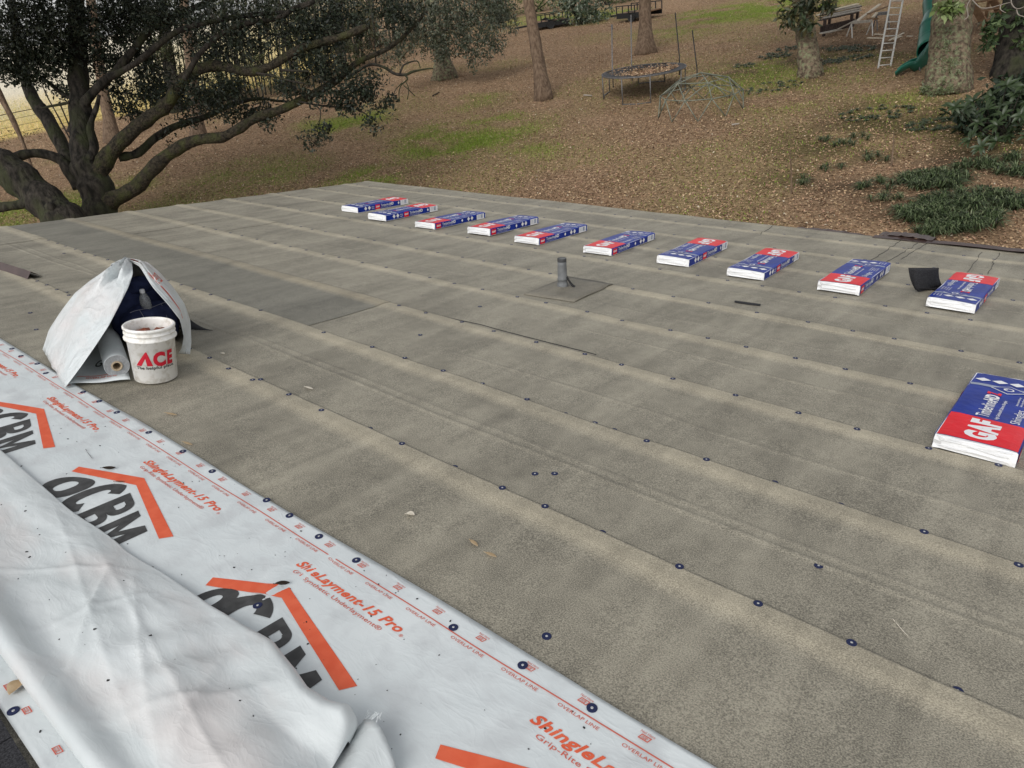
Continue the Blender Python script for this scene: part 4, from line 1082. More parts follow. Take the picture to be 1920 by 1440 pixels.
# ================================================================== beyond the roof
CR, CU, CF = ax[0], -ax[1], ax[2]                     # camera right / up / forward in the world, for sizing crowns
def px2m(px, depth): return px*depth/F
def depth_of(p): return float((np.array(p)-CAM) @ CF)
def leaf_cloud(blobs, size, width, cols, per=7, spread=.16, jit=.3, droop=.25, dens=1.):
    """clumps of small leaves; blobs are (px, py, depth, rx px, ry px, number of sprays)"""
    PP = []; DD = []
    for bx, by, dp, rx, ry, n in blobs:
        c_ = at(bx, by, dp); rxw, ryw = px2m(rx, dp), px2m(ry, dp); rz = .55*(rxw+ryw)
        n = max(3, int(n*dens))
        q = rng.normal(size=(n, 3)); q /= np.linalg.norm(q, axis=1, keepdims=True); q *= rng.random((n, 1))**.45
        cen = c_+q[:, :1]*rxw*CR+q[:, 1:2]*ryw*CU+q[:, 2:]*rz*CF
        axis = rng.normal(size=(n, 3)); axis[:, 2] -= droop; axis /= np.linalg.norm(axis, axis=1, keepdims=True)
        for k in range(per):
            PP.append(cen+axis*rng.uniform(-1, 1, (n, 1))*spread+rng.normal(size=(n, 3))*spread*.25)
            d_ = axis*.6+rng.normal(size=(n, 3))*.8; d_[:, 2] -= droop; DD.append(d_)
    PP = np.concatenate(PP); DD = np.concatenate(DD); n = len(PP)
    V, Q = leaves(PP, DD, rng.uniform(.7, 1.25, n)*size, width, curl=.08)
    return V, Q, palette(n, cols, jit)
def limb(mb, pts, d, wid, seg=9, jit=.10):
    """pts in pixels with a depth each (or one depth); wid in pixels"""
    n = len(pts); dd = d if hasattr(d, '__len__') else [d]*n
    if len(dd) != n: dd = list(np.interp(np.linspace(0, 1, n), np.linspace(0, 1, len(dd)), dd))
    ww = np.interp(np.linspace(0, 1, n), np.linspace(0, 1, len(wid)), wid)
    W3 = np.array([at(p[0], p[1], q) for p, q in zip(pts, dd)])
    # resample smoothly
    m = (n-1)*4+1; t = np.linspace(0, n-1, m); out = np.zeros((m, 3))
    for i, tt in enumerate(t):
        k = min(n-2, int(tt)); f_ = tt-k
        p0, p1, p2, p3 = W3[max(0, k-1)], W3[k], W3[k+1], W3[min(n-1, k+2)]
        out[i] = .5*((2*p1)+(-p0+p2)*f_+(2*p0-5*p1+4*p2-p3)*f_**2+(-p0+3*p1-3*p2+p3)*f_**3)
    rad = np.interp(t, range(n), [w_*q/F/2 for w_, q in zip(ww, dd)])
    rad = rad*(1+.07*np.sin(t*5.1+n))
    mb.tube(out, list(rad), seg, True, jit); return out
OAKL = [(.012, .018, .011), (.020, .028, .017), (.030, .040, .024), (.016, .023, .010), (.050, .060, .040)]
GREY = [(.05, .062, .035), (.075, .09, .055), (.035, .045, .024), (.10, .115, .08), (.13, .14, .105)]

# ---- the live oak at the left
ob = ground(188, 452); D0 = depth_of(ob)
oak = empty('live_oak', ob); tag(oak, 'great spreading evergreen oak at the left with mossy limbs reaching over the yard', 'tree')
mb = MB()
limb(mb, [(188, 470), (187, 420), (186, 385), (180, 350), (166, 318), (158, 285), (155, 240), (150, 190), (147, 140), (146, 80), (142, 10), (140, -60)], D0, [74, 62, 56, 60, 58, 48, 42, 37, 33, 31, 28, 24], 14, .07)
mb.build('trunk', MT['bark'], oak, ob, True)
LIMBS = [([(196, 388), (213, 373), (253, 353), (283, 320), (320, 287), (367, 263), (417, 257), (450, 240), (483, 220), (533, 203), (583, 178), (633, 150), (672, 116), (729, 90), (774, 52), (800, 20)], [D0, D0-1.2], [40, 31, 26, 27, 24, 21, 19, 18, 17, 17, 15, 14, 12, 10, 8, 6, 4]),
         ([(176, 345), (187, 320), (207, 287), (233, 260), (267, 230), (300, 207), (320, 187), (333, 163), (360, 137), (400, 123), (433, 128), (467, 135), (500, 127), (527, 113), (560, 93), (600, 80), (640, 69), (688, 50)], [D0, D0-2.0], [38, 34, 28, 26, 25, 24, 22, 21, 20, 18, 16, 15, 15, 15, 14, 13, 12]),
         ([(222, 296), (240, 292), (260, 286), (293, 257), (333, 235), (383, 220), (433, 197), (480, 185), (520, 189), (565, 192)], [D0, D0+.8], [16, 15, 15, 14, 12, 10, 7, 5, 3]),
         ([(134, 250), (147, 213), (163, 187), (187, 160), (217, 133), (247, 97), (283, 53), (317, 33), (380, 8), (440, -20)], [D0, D0-.8], [20, 18, 17, 16, 15, 14, 13, 12, 10, 8]),
         ([(143, 330), (128, 300), (113, 267), (87, 220), (67, 193), (53, 165), (43, 130), (30, 60), (20, -20)], [D0, D0+1.0], [26, 25, 25, 26, 24, 20, 18, 15, 12]),
         ([(150, 350), (133, 328), (113, 300), (73, 287), (33, 293), (5, 305), (-40, 330)], [D0, D0-.6], [26, 22, 18, 17, 17, 18, 18]),
         ([(168, 300), (175, 275), (168, 240), (180, 205), (186, 178)], [D0-.3], [16, 14, 11, 9, 6]),
         ([(205, 105+40), (255, 118), (330, 60), (400, 40), (470, 28), (540, 22), (590, 4)], [D0-1, D0-2], [12, 11, 11, 10, 9, 7, 5]),
         ([(345, 150), (375, 100), (420, 60), (470, 42), (520, 34), (560, 12), (590, 3)], [D0-1.5, D0-2], [10, 10, 10, 9, 9, 8, 7]),
         ([(480, 137), (510, 142), (545, 152), (583, 158)], [D0-1.8], [5, 4, 3]), ([(525, 131), (560, 133), (580, 134)], [D0-1.9], [5, 4, 3]),
         ([(145, 185), (120, 178), (98, 160), (80, 146)], [D0], [9, 8, 6]), ([(130, 192), (112, 196), (90, 200), (78, 203)], [D0-.4], [6, 5, 3]),
         ([(645, 152), (690, 122), (720, 126), (740, 138), (760, 140), (775, 134), (800, 129), (812, 128)], [D0-1.2], [5, 5, 6, 6, 5, 3, 2]),
         ([(750, 138), (756, 123), (770, 116), (783, 115), (788, 128)], [D0-1.2], [4, 3, 2]), ([(758, 140), (764, 148), (752, 160), (748, 175), (750, 190)], [D0-1.2], [4, 3, 2, 1.5]),
         ([(754, 155), (742, 168), (738, 180)], [D0-1.2], [2, 1.5]), ([(760, 152), (766, 166), (764, 186)], [D0-1.2], [2, 1.5]), ([(757, 160), (770, 172), (778, 180)], [D0-1.2], [2, 1.5]),
         ([(560, 190), (590, 196), (625, 200), (655, 203), (680, 210), (700, 225)], [D0-1], [4, 3, 2]), ([(575, 192), (600, 205), (598, 235)], [D0-1], [3, 2])]
for pts, dd, ww in LIMBS:
    mb = MB(); limb(mb, pts, dd, ww, 9 if ww[0] > 8 else 5, .09 if ww[0] > 8 else .03)
    mb.build('limb', MT['bark_moss'] if len(pts) > 10 else MT['bark'], oak, ob, True)
blobs = [(60, 40, D0-1, 110, 70, 520), (180, 40, D0-.5, 110, 70, 420), (60, 105, D0-.6, 80, 42, 320), (150, 110, D0+.3, 60, 45, 170), (20, 130, D0-.5, 40, 28, 90), (255, 20, D0-.4, 70, 40, 250), (330, 30, D0-1, 80, 45, 190),
         (280, 150, D0+.5, 45, 42, 130), (240, 195, D0+.6, 30, 30, 60), (300, 178, D0+.4, 34, 24, 70), (225, 60, D0, 30, 22, 60), (120, 170, D0, 40, 14, 40), (60, 150, D0-.4, 50, 10, 30), (215, 165, D0+.3, 26, 30, 44), (265, 110, D0, 30, 20, 40), (205, 110, D0, 34, 26, 40),
         (390, 175, D0-.8, 60, 26, 130), (440, 165, D0-1, 40, 20, 60), (380, 200, D0+.4, 55, 16, 60), (470, 205, D0+.2, 55, 18, 70), (430, 60, D0-1.4, 90, 50, 190), (520, 40, D0-1.5, 90, 50, 170), (400, 100, D0-.6, 60, 30, 80), (590, 60, D0-1.5, 60, 40, 110), (600, 120, D0-1.4, 60, 30, 120), (540, 165, D0-1, 40, 20, 50),
         (640, 30, D0-1.5, 50, 40, 120), (660, 160, D0-1.2, 48, 28, 70), (700, 150, D0-1.2, 30, 18, 22), (620, 185, D0-1.1, 50, 16, 60), (690, 175, D0-1.2, 30, 14, 34), (655, 200, D0-1.0, 30, 10, 26), (715, 205, D0-1.0, 26, 20, 12), (690, 222, D0-1, 18, 16, 8), (730, 190, D0-1, 16, 12, 14), (740, 20, D0-1.7, 60, 30, 130),
         (597, 238, D0-1, 20, 28, 15), (575, 262, D0-1, 12, 18, 7), (612, 252, D0-1, 10, 22, 7), (590, 268, D0-1, 14, 14, 5), (705, 238, D0-1, 16, 14, 6), (310, 250, D0, 14, 10, 4), (315, 268, D0, 8, 6, 2), (505, 230, D0-.6, 20, 7, 12), (440, 215, D0, 30, 8, 16), (345, 225, D0, 30, 9, 14)]
V, Q, tcol = leaf_cloud(blobs, .115, .21, OAKL, 8, .17, dens=1.15)
o = mesh_np('foliage', V, Q, MT['leaf'], oak, tcol, ob)
# fine twigs carrying the sprays
mb = MB()
for bx, by, dp, rx, ry, n in blobs:
    for k in range(max(2, n//22)):
        a_ = random.random()*math.tau; r1, r2 = random.random()*.4, random.uniform(.5, 1)
        p0 = at(bx+rx*r1*math.cos(a_), by+ry*r1*math.sin(a_), dp); p1 = at(bx+rx*r2*math.cos(a_+.3), by+ry*r2*math.sin(a_+.3), dp+random.uniform(-.5, .5))
        mb.tube([p0, (p0+p1)/2+rng.normal(size=3)*.05, p1], [.012, .009, .004], 4, False)
mb.build('twigs', MT['twig'], oak, ob)['kind'] = 'stuff'
# leaning second trunk at the far left
ob2 = ground(150, 470); D2 = depth_of(ob2)-1.2; ob2 = at(150, 462, D2+.6)
oak2 = empty('leaning_tree', ob2); tag(oak2, 'thick dark trunk leaning out of the frame at the lower left beside the oak', 'tree')
mb = MB(); limb(mb, [(150, 466), (122, 418), (98, 390), (62, 358), (30, 330), (0, 312), (-60, 285), (-140, 255)], D2, [84, 74, 66, 62, 66, 64, 60, 56], 14, .07); mb.build('trunk', MT['bark'], oak2, ob2, True)
mb = MB(); limb(mb, [(62, 376), (40, 383), (0, 389), (-60, 400)], D2-.2, [24, 18, 17, 14], 9); mb.build('limb', MT['bark'], oak2, ob2, True)
kn = at(96, 389, D2-.42); mb = MB(); mb.grid([[tuple(np.array(q)) for q in r_] for r_ in blob(kn, (.12, .12, .13), 2.2, 1.5, .12, 12, 8)]); mb.build('knot', MT['bark'], oak2, ob2, True)
# thin leaning bare stems at the left
def stem(name, pts, dpt, wid, m, label, cat='sapling', group=None, seg=6):
    b_ = at(*pts[0], dpt); o = empty(name, b_); tag(o, label, cat, group)
    mb = MB(); limb(mb, pts, dpt, wid, seg, .05); mb.build('stem', MT[m], o, b_, True); return o
g = ground(70, 352); stem('dead_pole_tree', [(72, 356), (50, 285), (24, 225), (0, 178), (-30, 110)], depth_of(g), [4, 5, 10, 11, 10], 'bark_brown', 'thin bare brown trunk leaning at the left edge before the dry field', 'tree')
g = ground(135, 268); stem('thin_stem', [(135, 268), (110, 220), (88, 180), (80, 160)], depth_of(g), [3, 2.4, 2], 'twig', 'wiry dark stem seen between the oak limbs against the field')
# trunks in the mid distance behind the oak
def trunk_tree(name, base, pts, wid, m, label, flare=.5, seg=12, jit=.05):
    b_ = ground(*base); d_ = depth_of(b_); o = empty(name, b_); tag(o, label, 'tree')
    mb = MB(); n = len(pts)
    W3 = [at(x, y, d_) for x, y in pts]; t = np.linspace(0, n-1, (n-1)*5+1)
    C3 = np.stack([np.interp(t, range(n), [p[i] for p in W3]) for i in range(3)], 1)
    rad = np.interp(t, np.linspace(0, n-1, len(wid)), wid)*d_/F/2
    fl_ = [flare*max(0, 1-k/6) for k in range(len(t))]
    C3[0] += np.array([0, 0, -.1])
    mb.tube(C3, [r_*(1+.15*f_) for r_, f_ in zip(rad, fl_)], seg, True, jit, 0, fl_); mb.build('trunk', MT[m], o, b_, True); return o, b_, d_
trunk_tree('tree', (213, 266), [(213, 270), (205, 225), (196, 185), (186, 120), (170, 0)], [26, 21, 20, 19, 17], 'bark_brown', 'reddish trunk just right of the oak trunk, partly behind its limbs')
trunk_tree('tree', (374, 262), [(374, 264), (369, 215), (360, 150), (345, 0)], [26, 20, 18, 17], 'bark_brown', 'reddish trunk behind the middle of the long oak limb')
trunk_tree('tree', (330, 210), [(332, 212), (318, 120), (305, 30), (300, -30)], [22, 20, 19], 'bark', 'dark straight trunk behind the oak foliage at upper left')
trunk_tree('tree', (642, 100), [(644, 104), (636, 60), (628, 0), (624, -40)], [22, 19, 18], 'bark', 'dark trunk rising behind the cut oak limb')
trunk_tree('tree', (706, 88), [(706, 90), (700, 50), (693, 0), (690, -30)], [18, 15, 14], 'bark_brown', 'slim reddish trunk behind the end of the cut oak limb')
# thicket of evergreen shrubs behind the oak
THL = [(.05, .062, .025), (.035, .045, .02), (.075, .085, .035), (.10, .105, .05), (.06, .05, .03)]
THLAB = ['tall shrub behind the reddish trunk at the middle of the long oak limb', 'tall shrub behind the dip of the big mossy oak limb', 'tall shrub behind the rise of the big mossy oak limb', 'tall shrub below the cut oak limb, left part of the thicket', 'tall shrub in the thicket just left of the cut limb end',
         'shrub behind the cut end of the oak limb', 'shrub right of the cut limb end beside the slim reddish trunk', 'tall shrub behind the dark straight trunk at upper left', 'dim shrub right of the slim reddish trunk', 'dim shrub behind the left half of the drooping grey green crown', 'dim shrub behind the right half of the drooping grey green crown',
         'dim shrub between the drooping crown and the slim brown trunk', 'far thicket shrub filling the gap above the cut oak limb', 'far thicket shrub filling the gap above the dip of the mossy limb', 'far thicket shrub behind the dark trunk above the cut limb']
tgroup = 'evergreen thicket shrubs behind the oak'
for i, (bx, by, wpx, hpx) in enumerate([(345, 205, 70, 200), (405, 200, 70, 210), (460, 190, 76, 210), (520, 178, 76, 200), (575, 168, 70, 190), (625, 150, 66, 170), (675, 120, 60, 130), (300, 215, 60, 170), (720, 92, 70, 120), (780, 74, 80, 110), (850, 58, 80, 100), (920, 44, 80, 90), (560, 120, 90, 150), (460, 140, 90, 170), (640, 96, 90, 130)]):
    b_ = ground(bx, by); d_ = depth_of(b_); o = empty('thicket_shrub', b_)
    tag(o, THLAB[i], 'shrub', tgroup)
    bl_ = [(bx+random.uniform(-.5, .5)*wpx-(hpx*q)*.14, by-hpx*q-8, d_+random.uniform(-1, 1), wpx*.42, hpx*.13, 46) for q in np.linspace(.1, 1, 9)]
    V, Q, tcol = leaf_cloud(bl_, .15, .2, THL, 7, .22, droop=-.3)
    mesh_np('foliage', V, Q, MT['leaf'], o, tcol, b_)
    mb = MB()
    for k in range(11):
        x0 = bx+random.uniform(-.5, .5)*wpx; x1 = x0-hpx*random.uniform(.05, .25)
        limb(mb, [(x0, by), ((x0+x1)/2+random.uniform(-4, 4), by-hpx*.5), (x1, by-hpx)], d_+random.uniform(-1, 1), [3.2, 2.4, 1.2], 5, .03)
    mb.build('stems', MT['bark'], o, b_)['kind'] = 'stuff'
# ---- evergreen tree with drooping crown, mid picture
o, b_, d_ = trunk_tree('tree', (835, 147), [(836, 152), (831, 120), (824, 85), (815, 40), (808, -20)], [40, 30, 27, 25], 'bark_lichen', 'lichen covered trunk under a drooping grey green crown left of the slim brown trunk', .6)
cb = [(800, 30, d_-3, 80, 45, 330), (880, 30, d_-3, 80, 45, 330), (850, 70, d_-3, 60, 32, 190), (760, 70, d_-3, 55, 40, 170), (920, 70, d_-3.2, 34, 26, 90), (930, 20, d_-3, 40, 40, 130), (880, 92, d_-3.2, 30, 16, 50), (822, 92, d_-3, 20, 26, 60), (735, 100, d_-2.6, 30, 24, 60),
      (885, 108, d_-3.2, 14, 12, 12), (905, 100, d_-3.2, 20, 10, 16), (940, 90, d_-3.2, 14, 10, 8), (890, 120, d_-3.2, 8, 10, 5), (888, 134, d_-3.2, 4, 8, 3), (908, 112, d_-3.2, 4, 8, 3), (830, 108, d_-2.5, 14, 12, 14), (956, 45, d_-3, 18, 26, 24)]
V, Q, tcol = leaf_cloud(cb, .13, .2, GREY, 8, .2, droop=.5)
mesh_np('foliage', V, Q, MT['leaf'], o, tcol, b_)
for pts, w_ in [([(745, 115), (775, 82), (800, 62), (840, 45), (880, 52)], [6, 4, 2]), ([(812, 70), (838, 40), (870, 20)], [6, 3]), ([(820, 60), (850, 62), (900, 78), (930, 88)], [5, 2]), ([(770, 50), (764, 20), (780, 0)], [3, 2]), ([(758, 60), (782, 78), (795, 96)], [2, 1]), ([(940, 8), (955, 18), (968, 30)], [2, 1.4])]:
    mb = MB(); limb(mb, pts, d_-2.8, w_, 5, .03); mb.build('limb', MT['bark_lichen'], o, b_, True)
# ---- other yard trees
trunk_tree('tree', (1020, 186), [(1020, 189), (1013, 135), (1003, 75), (994, 20), (984, -40)], [30, 24, 22, 20, 19], 'bark_brown', 'slim brown trunk standing alone left of the trampoline', .45)
trunk_tree('tree', (1211, 100), [(1211, 103), (1210, 60), (1209, 0), (1208, -40)], [30, 24, 22, 21], 'bark_brown', 'straight brown trunk directly behind the trampoline', .7)
o, b_, d_ = trunk_tree('tree', (1519, 142), [(1520, 146), (1516, 105), (1510, 55), (1503, 0), (1498, -40)], [44, 37, 34, 33], 'bark_lichen', 'lichen flecked trunk with dark hanging leaves left of the stacked boards', .14)
V, Q, tcol = leaf_cloud([(1500, 10, d_-.6, 36, 20, 30), (1488, 34, d_-.7, 24, 16, 18), (1535, 8, d_-.6, 30, 14, 20), (1510, 45, d_-.8, 14, 14, 12), (1475, 30, d_-.7, 12, 8, 6), (1555, 12, d_-.6, 16, 10, 8)], .26, .17, [(.03, .045, .02), (.05, .07, .03), (.09, .10, .06), (.14, .12, .05)], 6, .15)
mesh_np('foliage', V, Q, MT['leaf'], o, tcol, b_)
o, b_, d_ = trunk_tree('tree', (1778, 168), [(1775, 174), (1778, 125), (1782, 70), (1787, 10), (1792, -50)], [80, 72, 68, 66, 66], 'bark_lichen', 'massive mossy trunk in front of the green slide', .12, 18, .07)
mb = MB(); P3 = []
mb2 = MB()
for k in range(900):                                   # moss and lichen tufts on the near side of the trunk
    pass
V, Q, tcol = leaf_cloud([(1775, 140, d_-.35, 22, 40, 90), (1770, 90, d_-.42, 14, 50, 60), (1768, 172, d_-.45, 30, 8, 50), (1740, 165, d_-.2, 16, 12, 40)], .05, .4, [(.14, .17, .08), (.10, .13, .05), (.18, .2, .12)], 8, .08)
mesh_np('moss', V, Q, MT['leaf'], o, tcol, b_)['kind'] = 'stuff'
V, Q, tcol = leaf_cloud([(1772, 12, d_-1.2, 24, 8, 14), (1790, 14, d_-1.2, 14, 7, 7)], .26, .2, [(.16, .22, .07), (.22, .27, .12), (.12, .17, .05)], 6, .12, droop=.4)
mesh_np('leaf_spray', V, Q, MT['leaf'], o, tcol, b_)
o, b_, d_ = trunk_tree('tree', (1893, 140), [(1893, 150), (1898, 90), (1906, 30), (1914, -40)], [66, 52, 50, 48], 'bark', 'dark ridged trunk at the upper right behind the large leaved shrub', .2, 14)
V, Q, tcol = leaf_cloud([(1862, 45, d_-.5, 14, 22, 14), (1858, 80, d_-.5, 12, 16, 10), (1876, 30, d_-.5, 10, 14, 6), (1915, 60, d_-.6, 12, 40, 10)], .24, .2, [(.05, .085, .03), (.09, .13, .05), (.03, .05, .02)], 6, .13)
mesh_np('leaf_spray', V, Q, MT['leaf'], o, tcol, b_)
bt_ = ground(1850, 130); bd = depth_of(bt_)-2
tw = empty('bare_vine', at(1880, 20, bd)); tag(tw, 'pale bare twigs looping between the two right hand trunks', 'vine')
for pts in [[(1808, 37), (1815, 30), (1813, 12), (1822, -5)], [(1822, -2), (1838, 14), (1858, 14), (1880, 8), (1896, 4)], [(1897, -10), (1896, 4), (1902, 14), (1912, 16), (1925, 10)], [(1906, 18), (1910, 28), (1925, 32)], [(1876, 10), (1876, 18), (1886, 24)]]:
    mb = MB(); limb(mb, pts, bd, [2.2, 1.8, 1.2], 5, .02); mb.build('twig', MT['twig_pale'], tw, tw.location[:], True)

# ---- the crowns above the picture: they stand over the yard and shade it
def high_crown(o, base, hgt, r, rz, n, size, cols):
    q = rng.normal(size=(n, 3)); q /= np.linalg.norm(q, axis=1, keepdims=True); q *= rng.random((n, 1))**.4
    c_ = np.array(base)+[0, 0, hgt]; P_ = c_+q*[r, r, rz]
    P_ = P_+(fbm(q[:, 0]*3+5, q[:, 1]*3, 5, 1., 2)[:, None]-.5)*[0, 0, 2.]
    D_ = rng.normal(size=(n, 3)); V, Q = leaves(P_, D_, rng.uniform(.7, 1.3, n)*size, .3)
    mesh_np('crown', V, Q, MT['leaf'], o, palette(n, cols, .3), base)
for o in [q for q in C.objects if q.name.split('.')[0] in ('tree', 'live_oak') and q.parent is None]:
    lb_ = o['label']; bs_ = tuple(o.location)
    if 'massive mossy' in lb_ or 'dark ridged' in lb_: high_crown(o, bs_, 9.5, 5.5, 3.4, 5200, .42, OAKL)
    elif 'lichen flecked' in lb_: high_crown(o, bs_, 9.0, 4.5, 3.2, 3600, .42, OAKL)
    elif 'slim brown' in lb_ or 'straight brown' in lb_: high_crown(o, bs_, 11, 3.2, 3.0, 1100, .40, GREY)
    elif 'great spreading' in lb_: high_crown(o, bs_, 9.5, 6.5, 3.4, 7000, .36, OAKL)

# ---- ground cover: litter and grass blades as real leaves and blades
def scatter(n, pxr, pyr, keep):
    """points on the ground within the yard, denser where it is near"""
    out = []
    while sum(len(q) for q in out) < n:
        d = rng.uniform(0, 1, 4*n//2)**1.0*46+.4; th = rng.uniform(-1.25, 2.0, len(d))
        x = -4+np.sin(th)*-1*(d*1.0)+rng.uniform(-9, 9, len(d)); y = 8.9+np.cos(th)*d
        k = keep(x, y); out.append(np.stack([x[k], y[k]], 1))
    return np.concatenate(out)[:n]
def inview(x, y):
    P_ = np.stack([x, y, tz(x, y)], -1)-CAM; a_ = P_@CR; b2 = -(P_@CU); c_ = P_@CF
    sx = CX+F*a_/c_; sy = CY+F*b2/c_
    return (c_ > 3) & (sx > -260) & (sx < 2180) & (sy > -160) & (sy < 600)
xy = scatter(280000, None, None, lambda x, y: inview(x, y) & (rng.random(len(x)) > np.maximum(grass_mask(x, y)*.85, plant_mask(x, y)*.45)) & (rng.random(len(x)) < .35+1.2*fbm(x, y, 77, .7, 3)) & (field_side(x, y) < .5) & ((y > 8.9) | (x < -11.6)))
n = len(xy); P_ = np.stack([xy[:, 0], xy[:, 1], tz(xy[:, 0], xy[:, 1])+rng.uniform(.004, .03, n)], 1)
D_ = rng.normal(size=(n, 3)); D_[:, 2] *= .35
V, Q = leaves(P_, D_, rng.uniform(.035, .082, n), .25, N=np.stack([rng.normal(size=n)*.5, rng.normal(size=n)*.5, np.ones(n)], 1), curl=.12)
LIT = [(.36, .235, .14), (.44, .305, .185), (.27, .17, .105), (.50, .37, .24), (.39, .24, .16), (.32, .205, .128), (.15, .095, .06), (.43, .31, .18)]
tc_ = palette(n, LIT, .3); pale = rng.random(n) < .012; tc_[pale] = np.array([.58, .50, .38])
o = mesh_np('leaf_litter', V, Q, MT['litter'], None, tc_); tag(o, 'brown fallen leaves covering the sloping yard', 'leaf litter', kind='stuff')
def grass(name, n, keep, hgt, cols, label, lean=.6, wd=.10, kind='stuff'):
    xy = scatter(n, None, None, keep); n = len(xy)
    P_ = np.stack([xy[:, 0], xy[:, 1], tz(xy[:, 0], xy[:, 1])-.01], 1); D_ = np.stack([rng.normal(size=n)*lean, rng.normal(size=n)*lean, np.ones(n)], 1)
    V, Q = leaves(P_, D_, rng.uniform(.6, 1.3, n)*hgt, wd); o = mesh_np(name, V, Q, MT['leaf'], None, palette(n, cols, .3)); tag(o, label, 'grass', kind=kind)
grass('grass', 60000, lambda x, y: inview(x, y) & (rng.random(len(x)) < grass_mask(x, y)**1.5) & (field_side(x, y) < .5) & ((y > 8.9) | (x < -11.6)), .075, [(.19, .28, .03), (.15, .22, .03), (.24, .30, .05), (.26, .26, .08)], 'bright green grass in patches between the fallen leaves')
grass('field_grass', 30000, lambda x, y: inview(x, y) & (field_side(x, y) > .3), .16, [(.70, .52, .20), (.55, .48, .16), (.46, .42, .12), (.75, .60, .30)], 'dry straw coloured grass on the open field beyond the wire fence', .8, .05)

# ---- liriope clumps and low evergreen ground cover
def clump(px, py, wpx, hpx, n, label, L, cols, group, name='liriope_clump', wd=.03):
    b_ = ground(px, py); d_ = depth_of(b_); o = empty(name, b_); tag(o, label, 'plant', group)
    if name != 'liriope_clump': n = int(n*2.2)
    n = int(n*1.9); k = max(3, n//26); L *= 1.4 if name == 'liriope_clump' else 1; r1, r2 = px2m(wpx/2, d_), px2m(hpx/2, d_)/max(.2, -(R @ lray(px, py))[2])*.55
    fw = np.array([CF[0], CF[1], 0]); fw /= np.linalg.norm(fw); rt = np.array([CR[0], CR[1], 0]); rt /= np.linalg.norm(rt)
    VV = []; QQ = []; TT = []; off = 0
    for i in range(k):
        a_ = random.random()*math.tau; q = random.random()**.5
        c_ = b_+rt*r1*q*math.cos(a_)+fw*min(r2, 1.6)*q*math.sin(a_); c_[2] = tz(c_[0], c_[1])-.01
        m = 26; th = rng.uniform(0, math.tau, m); out = rng.uniform(.25, 1., m)*L; up = L*np.sqrt(np.clip(1.0-(out/L)**2*.75, .05, 1))*.62
        dirs = np.stack([np.cos(th), np.sin(th), np.zeros(m)], 1); tint = palette(m, cols, .3)
        for j in range(m):
            s_ = np.cross(dirs[j], [0, 0, 1.])*wd*L
            pts = [c_, c_+dirs[j]*out[j]*.35+[0, 0, up[j]*.8], c_+dirs[j]*out[j]*.75+[0, 0, up[j]*.95], c_+dirs[j]*out[j]*1.15+[0, 0, up[j]*.62]]
            ww = [.8, 1, .8, .1]
            for p, w_ in zip(pts, ww): VV.append(p-s_*w_); VV.append(p+s_*w_)
            for q_ in range(3): QQ.append((off+q_*2, off+q_*2+1, off+q_*2+3, off+q_*2+2)); TT.append(tint[j])
            off += 8
    mesh_np('blades', np.array(VV), np.array(QQ), MT['leaf'], o, np.array(TT), b_); return o
LIR = [(.030, .048, .018), (.055, .08, .03), (.095, .13, .058), (.016, .024, .010), (.16, .19, .10)]
lg = 'dark strappy clumps along the eave at the right'
for a_ in [(1750, 345, 100, 70, 520, 'strappy green clump, uppermost of the mass above the brown drip edge', .30), (1800, 385, 130, 60, 560, 'strappy green clump in the middle of the mass above the drip edge', .30), (1735, 405, 90, 50, 420, 'strappy green clump, lower left of the mass above the drip edge', .30),
           (1820, 425, 110, 46, 420, 'strappy green clump nearest the brown drip edge at the right', .28), (1745, 440, 60, 30, 200, 'small strappy clump touching the lifted end of the drip edge', .26), (1890, 385, 90, 50, 360, 'strappy green clump at the right edge of the picture', .28),
           (1640, 350, 80, 50, 150, 'sparse green clump left of the strappy mass', .22), (1660, 375, 60, 24, 90, 'thin low green clump below the sparse clump', .20), (1850, 310, 110, 30, 260, 'strappy green clump under the large leaved shrub', .26), (1905, 330, 60, 50, 200, 'strappy green clump at right edge below the shrub', .26),
           (1500, 345, 50, 30, 60, 'tiny green tuft at the foot of the left thin stake', .18), (1590, 265, 110, 40, 160, 'low green tuft left behind the right thin stake', .2), (1640, 300, 60, 30, 80, 'low green tuft just left of the right thin stake foot', .2), (1560, 315, 60, 24, 70, 'low green tuft between the two thin stakes', .18)]:
    clump(*a_[:6], a_[6], LIR, lg, wd=.022)
for i, (px, py, wpx, hpx, n, lab) in enumerate([(1455, 105, 60, 20, 260, 'low dark evergreen patch left of the lichen flecked trunk'), (1395, 125, 40, 18, 130, 'small dark evergreen patch beside the dome climber'), (1480, 92, 50, 16, 160, 'dark evergreen patch behind the lichen flecked trunk'), (1565, 92, 40, 18, 160, 'round dark evergreen clump below the stacked boards'), (1610, 92, 50, 24, 220, 'dark evergreen patch left of the ladder foot'), (1590, 112, 90, 18, 300, 'long dark evergreen patch left of the ladder base'), (1545, 118, 50, 16, 150, 'low evergreen patch right of the lichen flecked trunk base'), (1440, 165, 120, 30, 200, 'faint green cover sloping below the lichen flecked trunk'), (1640, 215, 140, 40, 260, 'thin green cover between the mossy trunk and the thin stake'), (1760, 235, 120, 40, 320, 'green cover under the left side of the large leaved shrub')]):
    clump(px, py, wpx, hpx, n, lab, .13, [(.05, .07, .035), (.08, .10, .05), (.03, .045, .022), (.13, .15, .10)], 'low evergreen ground cover patches', 'ground_cover_patch', .07)

